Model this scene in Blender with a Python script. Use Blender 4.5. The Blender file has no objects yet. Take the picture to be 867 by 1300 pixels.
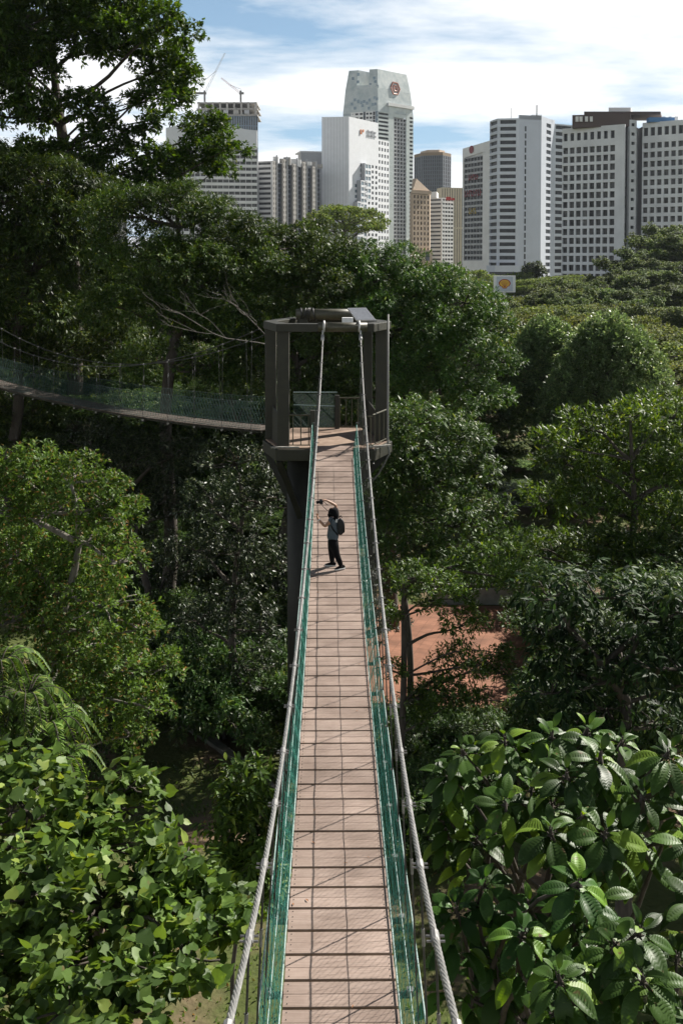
import bpy, math, random
import numpy as np
from mathutils import Vector, Matrix
R = math.radians
random.seed(7)
SC = bpy.context.scene
COL = SC.collection

# ------------------------------------------------------------------ camera
PITCH = R(2.2); F = 1264.0; CZ = 18.0; CY = 335 + F*math.tan(PITCH)   # CY: image row of the optical axis (shifted lens)
cam_d = bpy.data.cameras.new('camera'); cam = bpy.data.objects.new('camera', cam_d); COL.objects.link(cam)
cam.location = (0, 0, CZ); cam.rotation_euler = (R(90) - PITCH, 0, 0)
cam_d.sensor_fit = 'VERTICAL'; cam_d.sensor_height = 36.0; cam_d.lens = 36.0 * F / 1300
cam_d.shift_y = -(650-CY)/1300; cam_d.clip_start = 0.1; cam_d.clip_end = 20000
SC.camera = cam
# ------------------------------------------------------------------ light
SUN_DIR = Vector((0.98, 0.78, 1.0)).normalized()          # towards the sun
EXPOSURE = 0.8
SUN_E = 5.0; SKY_S = 0.05
sl = bpy.data.lights.new('sun', 'SUN'); sl.energy = SUN_E; sl.angle = R(0.53); sl.color = (1.0, 0.945, 0.86)
so = bpy.data.objects.new('sun', sl); COL.objects.link(so)
so.rotation_euler = SUN_DIR.to_track_quat('Z', 'Y').to_euler(); so.location = (0, 0, 60)
world = bpy.data.worlds.new('World'); SC.world = world; world.use_nodes = True
nt = world.node_tree; nt.nodes.clear(); N = nt.nodes.new; L = nt.links.new
sky = N('ShaderNodeTexSky'); sky.sky_type = 'NISHITA'; sky.sun_disc = False
sky.sun_elevation = math.asin(SUN_DIR.z); sky.sun_rotation = math.atan2(SUN_DIR.x, SUN_DIR.y)
sky.altitude = 50; sky.air_density = 1.0; sky.dust_density = 0.6; sky.ozone_density = 2.0
tc = N('ShaderNodeTexCoord'); sep = N('ShaderNodeSeparateXYZ'); L(tc.outputs['Generated'], sep.inputs[0])
def math_n(op, a, b=None, c=None):
    m = N('ShaderNodeMath'); m.operation = op
    for i, v in enumerate((a, b, c)):
        if v is None: continue
        if isinstance(v, (int, float)): m.inputs[i].default_value = v
        else: L(v, m.inputs[i])
    return m.outputs[0]
zz = math_n('ADD', math_n('MAXIMUM', sep.outputs[2], 0.0), 0.09)
px_ = math_n('DIVIDE', sep.outputs[0], zz); py_ = math_n('DIVIDE', sep.outputs[1], zz)
cmb = N('ShaderNodeCombineXYZ'); L(math_n('MULTIPLY', px_, 0.55), cmb.inputs[0]); L(math_n('MULTIPLY', py_, 0.75), cmb.inputs[1]); cmb.inputs[2].default_value = 3.1
n1 = N('ShaderNodeTexNoise'); n1.inputs['Scale'].default_value = 1.1; n1.inputs['Detail'].default_value = 9; n1.inputs['Roughness'].default_value = 0.58
n1.inputs['Distortion'].default_value = 0.25; L(cmb.outputs[0], n1.inputs['Vector'])
cr = N('ShaderNodeValToRGB'); cr.color_ramp.elements[0].position = 0.36; cr.color_ramp.elements[1].position = 0.52
cr.color_ramp.elements[0].color = (0, 0, 0, 1); L(n1.outputs[0], cr.inputs[0])
# heavier cloud low in the sky, open blue overhead
el = N('ShaderNodeMapRange'); el.inputs[1].default_value = 0.44; el.inputs[2].default_value = 0.26; el.inputs[3].default_value = 0.03; el.inputs[4].default_value = 1.0
el.interpolation_type = 'SMOOTHSTEP'; L(sep.outputs[2], el.inputs[0])
cf = math_n('MULTIPLY', cr.outputs[0], el.outputs[0])
n2 = N('ShaderNodeTexNoise'); n2.inputs['Scale'].default_value = 2.6; n2.inputs['Detail'].default_value = 6; L(cmb.outputs[0], n2.inputs['Vector'])
cc = N('ShaderNodeMix'); cc.data_type = 'RGBA'; L(n2.outputs[0], cc.inputs[0])
cc.inputs[6].default_value = (12.2, 12.7, 13.2, 1); cc.inputs[7].default_value = (14.0, 13.9, 13.6, 1)
veil = N('ShaderNodeMix'); veil.data_type = 'RGBA'; veil.inputs[0].default_value = 0.35
vm = N('ShaderNodeMapRange'); vm.inputs[1].default_value = 0.55; vm.inputs[2].default_value = 0.05; vm.inputs[3].default_value = 0.0; vm.inputs[4].default_value = 0.62
L(sep.outputs[2], vm.inputs[0]); L(vm.outputs[0], veil.inputs[0])
L(sky.outputs[0], veil.inputs[6]); veil.inputs[7].default_value = (5.2, 8.6, 12.0, 1)
dk = N('ShaderNodeMapRange'); dk.inputs[1].default_value = 0.28; dk.inputs[2].default_value = 0.5; dk.inputs[3].default_value = 1.0; dk.inputs[4].default_value = 0.33; L(sep.outputs[2], dk.inputs[0])
dv = N('ShaderNodeVectorMath'); dv.operation = 'SCALE'; L(veil.outputs[2], dv.inputs[0]); L(dk.outputs[0], dv.inputs['Scale'])    # unseen sky overhead dimmed to deepen the shade below
mx = N('ShaderNodeMix'); mx.data_type = 'RGBA'; L(cf, mx.inputs[0]); L(dv.outputs[0], mx.inputs[6]); L(cc.outputs[2], mx.inputs[7])
bg = N('ShaderNodeBackground'); bg.inputs[1].default_value = SKY_S; L(mx.outputs[2], bg.inputs[0])
wo = N('ShaderNodeOutputWorld'); L(bg.outputs[0], wo.inputs[0])
vs = SC.view_settings; vs.view_transform = 'Standard'; vs.look = 'None'; vs.exposure = EXPOSURE; vs.gamma = 1.0; vs.use_curve_mapping = False
SC.render.engine = 'CYCLES'; SC.cycles.use_denoising = True
SC.cycles.max_bounces = 6; SC.cycles.diffuse_bounces = 1; SC.cycles.glossy_bounces = 2; SC.cycles.transmission_bounces = 3; SC.cycles.volume_bounces = 0
SC.cycles.use_adaptive_sampling = True; SC.cycles.adaptive_threshold = 0.02; SC.cycles.sample_clamp_indirect = 4.0

# ------------------------------------------------------------------ helpers
cp, sp_ = math.cos(PITCH), math.sin(PITCH)
def ray(px, py):
    c = (px - 433.5) / F; e = (CY - py) / F
    return Vector((c, cp + e * sp_, -sp_ + e * cp))
def P(px, py, Y):
    d = ray(px, py); return Vector((0, 0, CZ)) + d * (Y / d.y)
def PH(px, py, H):
    d = ray(px, py); return Vector((0, 0, CZ)) + d * (H / -d.z)
def ppm(v):                                       # pixels per metre at a point
    return F / ((v[1]) * cp + (CZ - v[2]) * sp_)
def empty(name, loc=(0, 0, 0), rz=0):
    o = bpy.data.objects.new(name, None); COL.objects.link(o); o.location = loc; o.rotation_euler = (0, 0, rz); o.empty_display_size = 0.2
    return o
def tag(o, label=None, cat=None, group=None, kind=None):
    if label: o['label'] = label
    if cat: o['category'] = cat
    if group: o['group'] = group
    if kind: o['kind'] = kind
    return o
def link(name, me, parent=None, mat=None):
    if mat and not me.materials: me.materials.append(mat)
    o = bpy.data.objects.new(name, me); COL.objects.link(o)
    if parent: o.parent = parent
    return o
class MB:
    def __init__(s): s.v = []; s.f = []
    def quad(s, a, b, c, d):
        n = len(s.v); s.v += [tuple(a), tuple(b), tuple(c), tuple(d)]; s.f.append((n, n+1, n+2, n+3)); return s
    def poly(s, pts):
        n = len(s.v); s.v += [tuple(p) for p in pts]; s.f.append(tuple(range(n, n+len(pts)))); return s
    def hexa(s, p):                                # 8 points: bottom ring 4, top ring 4
        n = len(s.v); s.v += [tuple(q) for q in p]
        for f in ((3,2,1,0), (4,5,6,7), (0,1,5,4), (1,2,6,5), (2,3,7,6), (3,0,4,7)): s.f.append(tuple(n+i for i in f))
        return s
    def box(s, c, d, rz=0):
        cx, cy, cz = c; hx, hy, hz = d[0]/2, d[1]/2, d[2]/2; co, si = math.cos(rz), math.sin(rz)
        p = []
        for z in (-hz, hz):
            for x, y in ((-hx,-hy), (hx,-hy), (hx,hy), (-hx,hy)): p.append((cx + x*co - y*si, cy + x*si + y*co, cz + z))
        return s.hexa(p)
    def prism(s, poly, z0, z1, cap=True):
        n = len(s.v); k = len(poly)
        s.v += [(p[0], p[1], z0) for p in poly] + [(p[0], p[1], z1) for p in poly]
        for i in range(k): j = (i+1) % k; s.f.append((n+i, n+j, n+k+j, n+k+i))
        if cap: s.f.append(tuple(n+k+i for i in range(k))); s.f.append(tuple(n+k-1-i for i in range(k)))
        return s
    def tube(s, pts, rad, sides=8, cap=True, tw=0.0):
        pts = [Vector(p) for p in pts]
        if not hasattr(rad, '__len__'): rad = [rad]*len(pts)
        t = (pts[1]-pts[0]).normalized(); u = t.orthogonal().normalized(); n0 = len(s.v); m = len(pts)
        for i, p in enumerate(pts):
            if i == 0: t = pts[1]-pts[0]
            elif i == m-1: t = pts[-1]-pts[-2]
            else: t = pts[i+1]-pts[i-1]
            t.normalize(); u = (u - t*u.dot(t))
            u = u.normalized() if u.length > 1e-6 else t.orthogonal().normalized()
            w = t.cross(u)
            for k in range(sides):
                a = 2*math.pi*k/sides
                q = p + (u*math.cos(a) + w*math.sin(a))*rad[i]; s.v.append((q.x, q.y, q.z))
        for i in range(m-1):
            for k in range(sides):
                a = n0+i*sides+k; b = n0+i*sides+(k+1) % sides
                s.f.append((a, b, b+sides, a+sides))
        if cap:
            s.f.append(tuple(n0+k for k in range(sides))[::-1]); s.f.append(tuple(n0+(m-1)*sides+k for k in range(sides)))
        return s
    def build(s, name, mat, parent=None, smooth=False, bevel=0):
        me = bpy.data.meshes.new(name); me.from_pydata(s.v, [], s.f); me.update()
        if smooth: me.polygons.foreach_set('use_smooth', [True]*len(me.polygons))
        o = link(name, me, parent, mat)
        if bevel:
            b = o.modifiers.new('bevel', 'BEVEL'); b.width = bevel; b.segments = 2; b.limit_method = 'ANGLE'
        return o

# ------------------------------------------------------------------ materials
def new_mat(name):
    m = bpy.data.materials.new(name); m.use_nodes = True; t = m.node_tree
    return m, t, t.nodes['Principled BSDF']
def noise_mat(name, c1, c2, scale=4.0, rough=0.7, detail=6, metallic=0.0, bump=0.0, island=0.0, spec=0.5, coord='Object', stretch=None, r2=None):
    m, t, b = new_mat(name); n = t.nodes.new; l = t.links.new
    tc = n('ShaderNodeTexCoord'); tx = n('ShaderNodeTexNoise'); tx.inputs['Scale'].default_value = scale; tx.inputs['Detail'].default_value = detail; tx.inputs['Roughness'].default_value = 0.62
    src = tc.outputs[coord]
    if stretch:
        mp = n('ShaderNodeMapping'); mp.inputs['Scale'].default_value = stretch; l(src, mp.inputs[0]); src = mp.outputs[0]
    l(src, tx.inputs['Vector'])
    rp = n('ShaderNodeValToRGB'); rp.color_ramp.elements[0].position = 0.3; rp.color_ramp.elements[1].position = 0.7
    rp.color_ramp.elements[0].color = (*c1, 1); rp.color_ramp.elements[1].color = (*c2, 1); l(tx.outputs[0], rp.inputs[0])
    out = rp.outputs[0]
    if island:
        g = n('ShaderNodeNewGeometry'); mr = n('ShaderNodeMapRange'); mr.inputs[3].default_value = 1-island; mr.inputs[4].default_value = 1+island
        l(g.outputs['Random Per Island'], mr.inputs[0]); hs = n('ShaderNodeHueSaturation'); l(mr.outputs[0], hs.inputs['Value']); l(out, hs.inputs['Color']); out = hs.outputs[0]
    l(out, b.inputs['Base Color'])
    b.inputs['Roughness'].default_value = rough; b.inputs['Metallic'].default_value = metallic; b.inputs['Specular IOR Level'].default_value = spec
    if r2 is not None:
        mr2 = n('ShaderNodeMapRange'); mr2.inputs[3].default_value = rough; mr2.inputs[4].default_value = r2; l(tx.outputs[0], mr2.inputs[0]); l(mr2.outputs[0], b.inputs['Roughness'])
    if bump:
        bp = n('ShaderNodeBump'); bp.inputs['Strength'].default_value = bump; bp.inputs['Distance'].default_value = 0.02; l(tx.outputs[0], bp.inputs['Height']); l(bp.outputs[0], b.inputs['Normal'])
    return m
def leaf_mat(name, dark, light, young=None, rough=0.42, trans=0.35, spec=0.5, yfrac=0.08, patch=0.35, bump=False):
    """dark/light = range from leaf to leaf and from clump to clump; young = a few fresh or dead leaves."""
    dark, light = (dark[0]*.95, dark[1], dark[2]), (light[0]*1.02, light[1]*1.18, light[2]*1.1)
    m, t, b = new_mat(name); n = t.nodes.new; l = t.links.new
    g = n('ShaderNodeNewGeometry'); rp = n('ShaderNodeValToRGB'); e = rp.color_ramp.elements
    e[0].position = 0; e[0].color = (*dark, 1); e[1].position = 1-yfrac-0.02; e[1].color = (*light, 1)
    if young: k = e.new(1-yfrac+0.02); k.color = (*young, 1)
    tc = n('ShaderNodeTexCoord'); tx = n('ShaderNodeTexNoise'); tx.inputs['Scale'].default_value = patch; tx.inputs['Detail'].default_value = 2; l(tc.outputs['Object'], tx.inputs['Vector'])
    l(g.outputs['Random Per Island'], rp.inputs[0])
    mr = n('ShaderNodeMapRange'); mr.inputs[1].default_value = 0.3; mr.inputs[2].default_value = 0.7; mr.inputs[3].default_value = 0.62; mr.inputs[4].default_value = 1.3; l(tx.outputs[0], mr.inputs[0])
    oi = n('ShaderNodeObjectInfo'); mo = n('ShaderNodeMapRange'); mo.inputs[3].default_value = 0.8; mo.inputs[4].default_value = 1.2; l(oi.outputs['Random'], mo.inputs[0])
    mm = n('ShaderNodeMath'); mm.operation = 'MULTIPLY'; l(mr.outputs[0], mm.inputs[0]); l(mo.outputs[0], mm.inputs[1])
    hs = n('ShaderNodeHueSaturation'); l(mm.outputs[0], hs.inputs['Value']); l(rp.outputs[0], hs.inputs['Color'])
    mh = n('ShaderNodeMapRange'); mh.inputs[3].default_value = 0.485; mh.inputs[4].default_value = 0.515; l(oi.outputs['Random'], mh.inputs[0]); l(mh.outputs[0], hs.inputs['Hue'])
    l(hs.outputs[0], b.inputs['Base Color']); b.inputs['Roughness'].default_value = rough; b.inputs['Specular IOR Level'].default_value = spec
    tr = n('ShaderNodeBsdfTranslucent'); h2 = n('ShaderNodeHueSaturation'); h2.inputs['Hue'].default_value = 0.48; h2.inputs['Saturation'].default_value = 1.15; h2.inputs['Value'].default_value = 1.45
    l(hs.outputs[0], h2.inputs['Color']); l(h2.outputs[0], tr.inputs[0])
    ms = n('ShaderNodeMixShader'); ms.inputs[0].default_value = trans; l(b.outputs[0], ms.inputs[1]); l(tr.outputs[0], ms.inputs[2])
    l(ms.outputs[0], t.nodes['Material Output'].inputs[0])
    return m
def plain(name, c, rough=0.5, metallic=0.0, spec=0.5):
    return noise_mat(name, tuple(x*0.9 for x in c), tuple(min(1, x*1.08) for x in c), 6.0, rough, metallic=metallic, spec=spec)
M = {}
M['bark'] = noise_mat('bark', (0.035, 0.028, 0.022), (0.09, 0.075, 0.06), 5, 0.9, bump=0.5, stretch=(3, 3, 0.6))
M['bark_pale'] = noise_mat('pale_bark', (0.10, 0.09, 0.075), (0.26, 0.235, 0.20), 4, 0.85, bump=0.4, stretch=(3, 3, 0.8))
M['dead_wood'] = noise_mat('dead_wood', (0.07, 0.062, 0.052), (0.16, 0.145, 0.125), 8, 0.8)
M['leaf_deep'] = leaf_mat('leaf_deep_green', (0.016, 0.032, 0.008), (0.070, 0.112, 0.022), (0.16, 0.20, 0.04), rough=0.5, trans=0.30, spec=0.3)
M['leaf_sky'] = leaf_mat('leaf_sky_tree', (0.020, 0.042, 0.008), (0.070, 0.122, 0.020), (0.12, 0.17, 0.03), rough=0.5, trans=0.40, spec=0.3)
M['leaf_gloss'] = leaf_mat('leaf_glossy', (0.022, 0.045, 0.012), (0.085, 0.135, 0.030), (0.17, 0.21, 0.06), rough=0.47, trans=0.28, spec=0.36)
M['leaf_yellow'] = leaf_mat('leaf_yellowish', (0.045, 0.080, 0.016), (0.130, 0.185, 0.042), (0.24, 0.16, 0.06), rough=0.5, trans=0.38, spec=0.3)
M['leaf_broad'] = leaf_mat('leaf_broad', (0.048, 0.100, 0.020), (0.155, 0.235, 0.050), (0.26, 0.36, 0.07), rough=0.5, trans=0.34, patch=0.8, spec=0.3)
def spots(m, scale, amount, col):
    t = m.node_tree; n = t.nodes.new; l = t.links.new; b = t.nodes['Principled BSDF']; src = b.inputs['Base Color'].links[0].from_socket
    tc = n('ShaderNodeTexCoord'); a = n('ShaderNodeTexNoise'); a.inputs['Scale'].default_value = scale; a.inputs['Detail'].default_value = 5; l(tc.outputs['Object'], a.inputs[0])
    r = n('ShaderNodeValToRGB'); r.color_ramp.elements[0].position = amount; r.color_ramp.elements[1].position = amount+.05; l(a.outputs[0], r.inputs[0])
    x = n('ShaderNodeMix'); x.data_type = 'RGBA'; l(r.outputs[0], x.inputs[0]); l(src, x.inputs[6]); x.inputs[7].default_value = (*col, 1); l(x.outputs[2], b.inputs['Base Color'])
M['leaf_frond'] = leaf_mat('leaf_feathery', (0.055, 0.095, 0.018), (0.160, 0.230, 0.050), (0.28, 0.34, 0.08), rough=0.5, trans=0.36, patch=1.2, spec=0.3)
M['leaf_giant'] = leaf_mat('leaf_giant_ribbed', (0.030, 0.068, 0.014), (0.082, 0.150, 0.028), (0.19, 0.32, 0.04), rough=0.45, trans=0.30, spec=0.34, patch=0.9, yfrac=0.12)
M['leaf_mid'] = leaf_mat('leaf_mid', (0.030, 0.060, 0.012), (0.110, 0.170, 0.032), (0.22, 0.30, 0.05), rough=0.46, trans=0.36, spec=0.35)
spots(M['leaf_giant'], 9, .66, (.16, .11, .05)); spots(M['leaf_broad'], 7, .67, (.18, .15, .05))
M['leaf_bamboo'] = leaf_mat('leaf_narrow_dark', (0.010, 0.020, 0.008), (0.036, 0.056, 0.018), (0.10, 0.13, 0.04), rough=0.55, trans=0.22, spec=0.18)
M['leaf_shade'] = leaf_mat('leaf_darkened_for_shade', (0.008, 0.016, 0.006), (0.034, 0.052, 0.018), (0.14, 0.17, 0.08), rough=0.42, trans=0.2, spec=0.4, yfrac=.12)  # shade painted into the dark leaves, sun glints into the pale few
M['leaf_rain'] = leaf_mat('leaf_rain_tree', (0.065, 0.090, 0.018), (0.195, 0.230, 0.050), (0.30, 0.31, 0.08), rough=0.6, trans=0.40, spec=.25, patch=0.25)
M['leaf_dome'] = leaf_mat('leaf_dome_tree', (0.060, 0.090, 0.030), (0.210, 0.255, 0.100), (0.32, 0.36, 0.16), rough=0.38, trans=0.32, spec=0.6)
M['leaf_far'] = leaf_mat('leaf_far', (0.040, 0.068, 0.018), (0.140, 0.185, 0.042), (0.24, 0.28, 0.07), rough=0.55, spec=.25, trans=0.36, patch=0.3)
M['steel_dark'] = noise_mat('painted_steel_green_black', (0.017, 0.018, 0.012), (0.034, 0.033, 0.021), 3, 0.5, r2=0.65, bump=0.05)
M['steel_shaded'] = noise_mat('shade_black_green_steel', (0.007, 0.008, 0.006), (0.018, 0.018, 0.013), 3, 0.6)  # tower steel darkened further to paint in the shade under the platform
M['steel_grey'] = noise_mat('galvanised_steel', (0.42, 0.42, 0.41), (0.62, 0.61, 0.58), 14, 0.42, metallic=0.35)
M['clamp'] = noise_mat('clamp_steel', (0.14, 0.14, 0.14), (0.34, 0.33, 0.32), 14, 0.45, metallic=0.4)
M['cable'] = noise_mat('wire_rope', (0.17, 0.17, 0.165), (0.34, 0.335, 0.32), 18, 0.42, metallic=0.3, island=0.1)
M['hanger'] = noise_mat('hanger_steel', (0.03, 0.03, 0.03), (0.08, 0.08, 0.075), 12, 0.5, metallic=0.3)
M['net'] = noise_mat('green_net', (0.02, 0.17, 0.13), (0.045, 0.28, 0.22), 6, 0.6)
M['net_dark'] = noise_mat('shade_dark_green_net', (0.008, 0.045, 0.035), (0.015, 0.08, 0.06), 3, 0.7)  # net colour darkened for shade and the dark trees behind it
M['net_rope_shaded'] = noise_mat('shade_dark_net_rope', (0.03, 0.05, 0.047), (0.08, 0.11, 0.10), 12, 0.7)  # rope colour darkened to stand for shade on the side bridge
M['net_rope'] = noise_mat('net_rope', (0.16, 0.28, 0.26), (0.42, 0.50, 0.48), 25, 0.5)
# ------------------------------------------------------------------ terrain
def ground_z(x, y):
    x = np.asarray(x, float); y = np.asarray(y, float)
    z = np.interp(y, [-400, 0, 20, 30, 45, 70, 120, 200, 300, 340, 400, 450, 6000], [8, 3, 2.4, 1.0, -1.0, -1.2, 0.3, 1, 0.5, -4, -10, -16, -16])
    z = z + 3.5*np.exp(-((x+40)/22)**2 - ((y-50)/40)**2)
    z = z + 34*np.exp(-((x-150)/70)**2 - ((y-250)/75)**2)
    z = z + 16.5*np.exp(-((x-1)/15)**2 - ((y-265)/22)**2)
    near = np.clip(1-np.hypot(x, y)/120, 0, 1)
    z = z + near*(0.35*np.sin(x*0.31+1)*np.cos(y*0.23) + 0.12*np.sin(x*0.9+y*0.7))
    pad = np.clip(np.minimum(np.minimum(x-0.2, 11.2-x), np.minimum(y-36, 60-y))/1.5, 0, 1)
    z = z*(1-pad) + (-1.35)*pad
    return z
def gz(x, y): return float(ground_z(x, y))
def build_ground():
    xs = np.concatenate([-np.geomspace(6000, 70, 26), np.linspace(-60, 60, 121), np.geomspace(70, 6000, 26)])
    ys = np.concatenate([[-2000, -500, -100], np.linspace(-30, 90, 121), np.geomspace(95, 9000, 44)])
    X, Y = np.meshgrid(xs, ys); Z = ground_z(X, Y); nx, ny = len(xs), len(ys)
    v = np.stack([X, Y, Z], -1).reshape(-1, 3)
    i = np.arange(nx-1); j = np.arange(ny-1); I, J = np.meshgrid(i, j); a = (J*nx+I).ravel()
    f = np.stack([a, a+1, a+1+nx, a+nx], -1)
    me = bpy.data.meshes.new('ground'); me.from_pydata(v.tolist(), [], f.tolist()); me.polygons.foreach_set('use_smooth', [True]*len(f)); me.update()
    m, t, b = new_mat('forest_ground'); n = t.nodes.new; l = t.links.new
    tc = n('ShaderNodeTexCoord')
    a1 = n('ShaderNodeTexNoise'); a1.inputs['Scale'].default_value = 0.35; a1.inputs['Detail'].default_value = 8; l(tc.outputs['Object'], a1.inputs[0])
    a2 = n('ShaderNodeTexNoise'); a2.inputs['Scale'].default_value = 6; a2.inputs['Detail'].default_value = 8; l(tc.outputs['Object'], a2.inputs[0])
    r1 = n('ShaderNodeValToRGB'); r1.color_ramp.elements[0].color = (0.050, 0.070, 0.020, 1); r1.color_ramp.elements[1].color = (0.115, 0.135, 0.042, 1); l(a2.outputs[0], r1.inputs[0])
    r2 = n('ShaderNodeValToRGB'); r2.color_ramp.elements[0].color = (0.10, 0.072, 0.045, 1); r2.color_ramp.elements[1].color = (0.24, 0.175, 0.115, 1); l(a2.outputs[0], r2.inputs[0])
    mk = n('ShaderNodeValToRGB'); mk.color_ramp.elements[0].position = 0.46; mk.color_ramp.elements[1].position = 0.60; l(a1.outputs[0], mk.inputs[0])
    mx = n('ShaderNodeMix'); mx.data_type = 'RGBA'; l(mk.outputs[0], mx.inputs[0]); l(r1.outputs[0], mx.inputs[6]); l(r2.outputs[0], mx.inputs[7]); l(mx.outputs[2], b.inputs['Base Color'])
    b.inputs['Roughness'].default_value = 0.95; b.inputs['Specular IOR Level'].default_value = 0.15
    bp = n('ShaderNodeBump'); bp.inputs['Strength'].default_value = 0.8; bp.inputs['Distance'].default_value = 0.06; l(a2.outputs[0], bp.inputs['Height']); l(bp.outputs[0], b.inputs['Normal'])
    o = link('ground', me, None, m); tag(o, kind='structure')
build_ground()

# ------------------------------------------------------------------ bridges
def make_bridge(name, label, cpos, side, cab, deck_h0, d0, d1, hang, netspan, lod=1.0):
    """cpos(s) -> deck centre; side(s) -> unit vector to the right; cab(s, sgn) -> cable point; s runs along the bridge in metres."""
    root = empty(name, cpos((d0+d1)/2)); tag(root, label, 'suspension bridge'); base = Vector(root.location)
    def rel(p): return Vector(p) - base
    hw = deck_h0
    deck = MB(); s = d0; pair = 0.41; k = 0; bw = (pair-0.046)/2
    screws = MB()
    while s < d1:
        for q in (0, 1):
            s0 = s + q*(bw+0.002); s1 = s0 + bw
            a, b_ = cpos(s0), cpos(s1); u, w = side(s0), side(s1); e = random.uniform(-.006, .006); dz = random.uniform(-.0015, .0015)
            t = Vector((0, 0, -0.035)); z = Vector((0, 0, dz))
            A, B, C_, D_ = rel(a - u*(hw+e))+z, rel(a + u*(hw-e))+z, rel(b_ + w*(hw-e))+z, rel(b_ - w*(hw+e))+z
            deck.hexa([A+t, B+t, C_+t, D_+t, A, B, C_, D_])
            if lod > 0.5 and s < 20:
                mid = cpos((s0+s1)/2)
                for sg in (-1, 1):
                    for o_ in (-0.05, 0.05):
                        pc = rel(cpos((s0+s1)/2+o_) + side(s0)*sg*(hw-0.05)); screws.box((pc.x, pc.y, pc.z+0.003), (0.009, 0.009, 0.006))
        s += pair; k += 1
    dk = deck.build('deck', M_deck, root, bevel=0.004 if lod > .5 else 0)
    if lod > 0.5: screws.build('screw', M['hanger'], dk)['kind'] = 'stuff'
    st = MB()
    for sg in (-0.9, -0.3, 0.3, 0.9):                     # stringer bars under the boards
        pts = [rel(cpos(x) + side(x)*hw*sg) + Vector((0, 0, -0.085)) for x in np.arange(d0, d1+.1, 1.0)]
        st.tube(pts, 0.04, 6)
    st.build('stringer', M['steel_dark'], root)
    fl = 0.11
    for sg in (-1, 1):
        # main cable: twisted wire rope (six strands)
        mb = MB(); xs = np.arange(d0, d1+0.001, 0.07 if lod > .5 else 0.5)
        if lod > .5:
            for q in range(6):
                pts = []
                for x in xs:
                    c = cab(x, sg); a = 2*math.pi*(x/0.42 + q/6)
                    pts.append(rel(c) + side(x)*0.0145*math.cos(a) + Vector((0, 0, 1))*0.0145*math.sin(a))
                mb.tube(pts, 0.0100, 5, cap=False)
        else:
            mb.tube([rel(cab(x, sg)) for x in xs], 0.018, 6)
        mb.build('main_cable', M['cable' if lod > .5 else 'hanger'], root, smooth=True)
        # side ropes
        def top(x, h, sg=sg): return cpos(x) + side(x)*sg*(hw + 0.01 + fl*h/1.05) + Vector((0, 0, h))
        n0, n1 = netspan
        xr = np.arange(n0, n1+.01, 0.45)
        for h, r in ((1.05, 0.008), (0.60, 0.005), (0.04, 0.010)):
            rp = MB(); rp.tube([rel(top(x, h)) + Vector((0, 0, -0.02*abs(math.sin(math.pi*(x-d0)/hang)) if h > .5 else 0)) for x in xr], r, 6, cap=True)
            rp.build('side_rope', M['net_rope' if lod > .5 else 'net_rope_shaded'], root, smooth=True)
        # diamond net, thin crossed twines
        net = MB(); cell = 0.095 if lod > .5 else 0.16; tw = 0.0021 if lod > .5 else 0.0045; H = 1.03
        nx = int((n1-n0)/cell); nh = int(H/ (cell))
        for dr in (1, -1):
            for i in range(-nh, nx+nh):
                seg = []
                for j in range(nh+1):
                    x = n0 + (i + j*0.5*dr)*cell
                    if n0 <= x <= n1:
                        p = rel(top(x, 0.02 + H*j/nh)); wob = 0.012*math.sin(x*9+j)
                        seg.append(p + side(x)*(wob*sg))
                if len(seg) > 2:
                    st_ = seg[::2] + ([seg[-1]] if len(seg) % 2 == 0 else [])
                    net.tube(st_, tw, 3, cap=False)
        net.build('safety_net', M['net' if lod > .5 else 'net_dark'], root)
        # hangers with clamps, cross bars
        x = d0 + 0.35
        while x < d1 - 0.2:
            c = rel(cab(x, sg)); b_ = rel(cpos(x) + side(x)*sg*(hw+0.15)) + Vector((0, 0, -0.10)); gap = (c-b_).length
            if gap > 0.3:
                hb = MB(); hb.tube([c, b_], 0.009, 6); h = hb.build('hanger', M['hanger'], root)
                cb = MB(); cb.tube([c - Vector((0, 0.05, 0)), c + Vector((0, 0.05, 0))], 0.030, 8); cb.build('cable_clamp', M['clamp'], h)
                for oy in (.02, -.03): MB().tube([c + Vector((-0.06, oy, 0.0)), c + Vector((0.06, oy, 0.0))], 0.008, 6).build('clamp_bolt', M['clamp'], h)
                tb = c + (b_-c)*min(0.55, 0.5/gap); MB().tube([tb, tb + (b_-c)*(0.14/gap)], 0.014, 6).build('turnbuckle', M['clamp'], h)
                if gap > 1.15 and n0 < x < n1:
                    r_ = rel(top(x, 1.05)); MB().tube([r_ - side(x)*sg*0.03, c+(b_-c)*((c.z-r_.z)/(c.z-b_.z))], 0.012, 6).build('rope_tie', M['clamp'], h)
                MB().box((b_.x, b_.y, b_.z), (0.07, 0.07, 0.06)).build('end_fitting', M['clamp'], h)
            x += hang
    x = d0 + 0.35
    while x < d1 - 0.2:
        a = rel(cpos(x) - side(x)*(hw+0.17)) + Vector((0, 0, -0.13)); b_ = rel(cpos(x) + side(x)*(hw+0.17)) + Vector((0, 0, -0.13))
        MB().tube([a, b_], 0.035, 6).build('cross_bar', M['steel_dark'], root); x += hang
    return root
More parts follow.
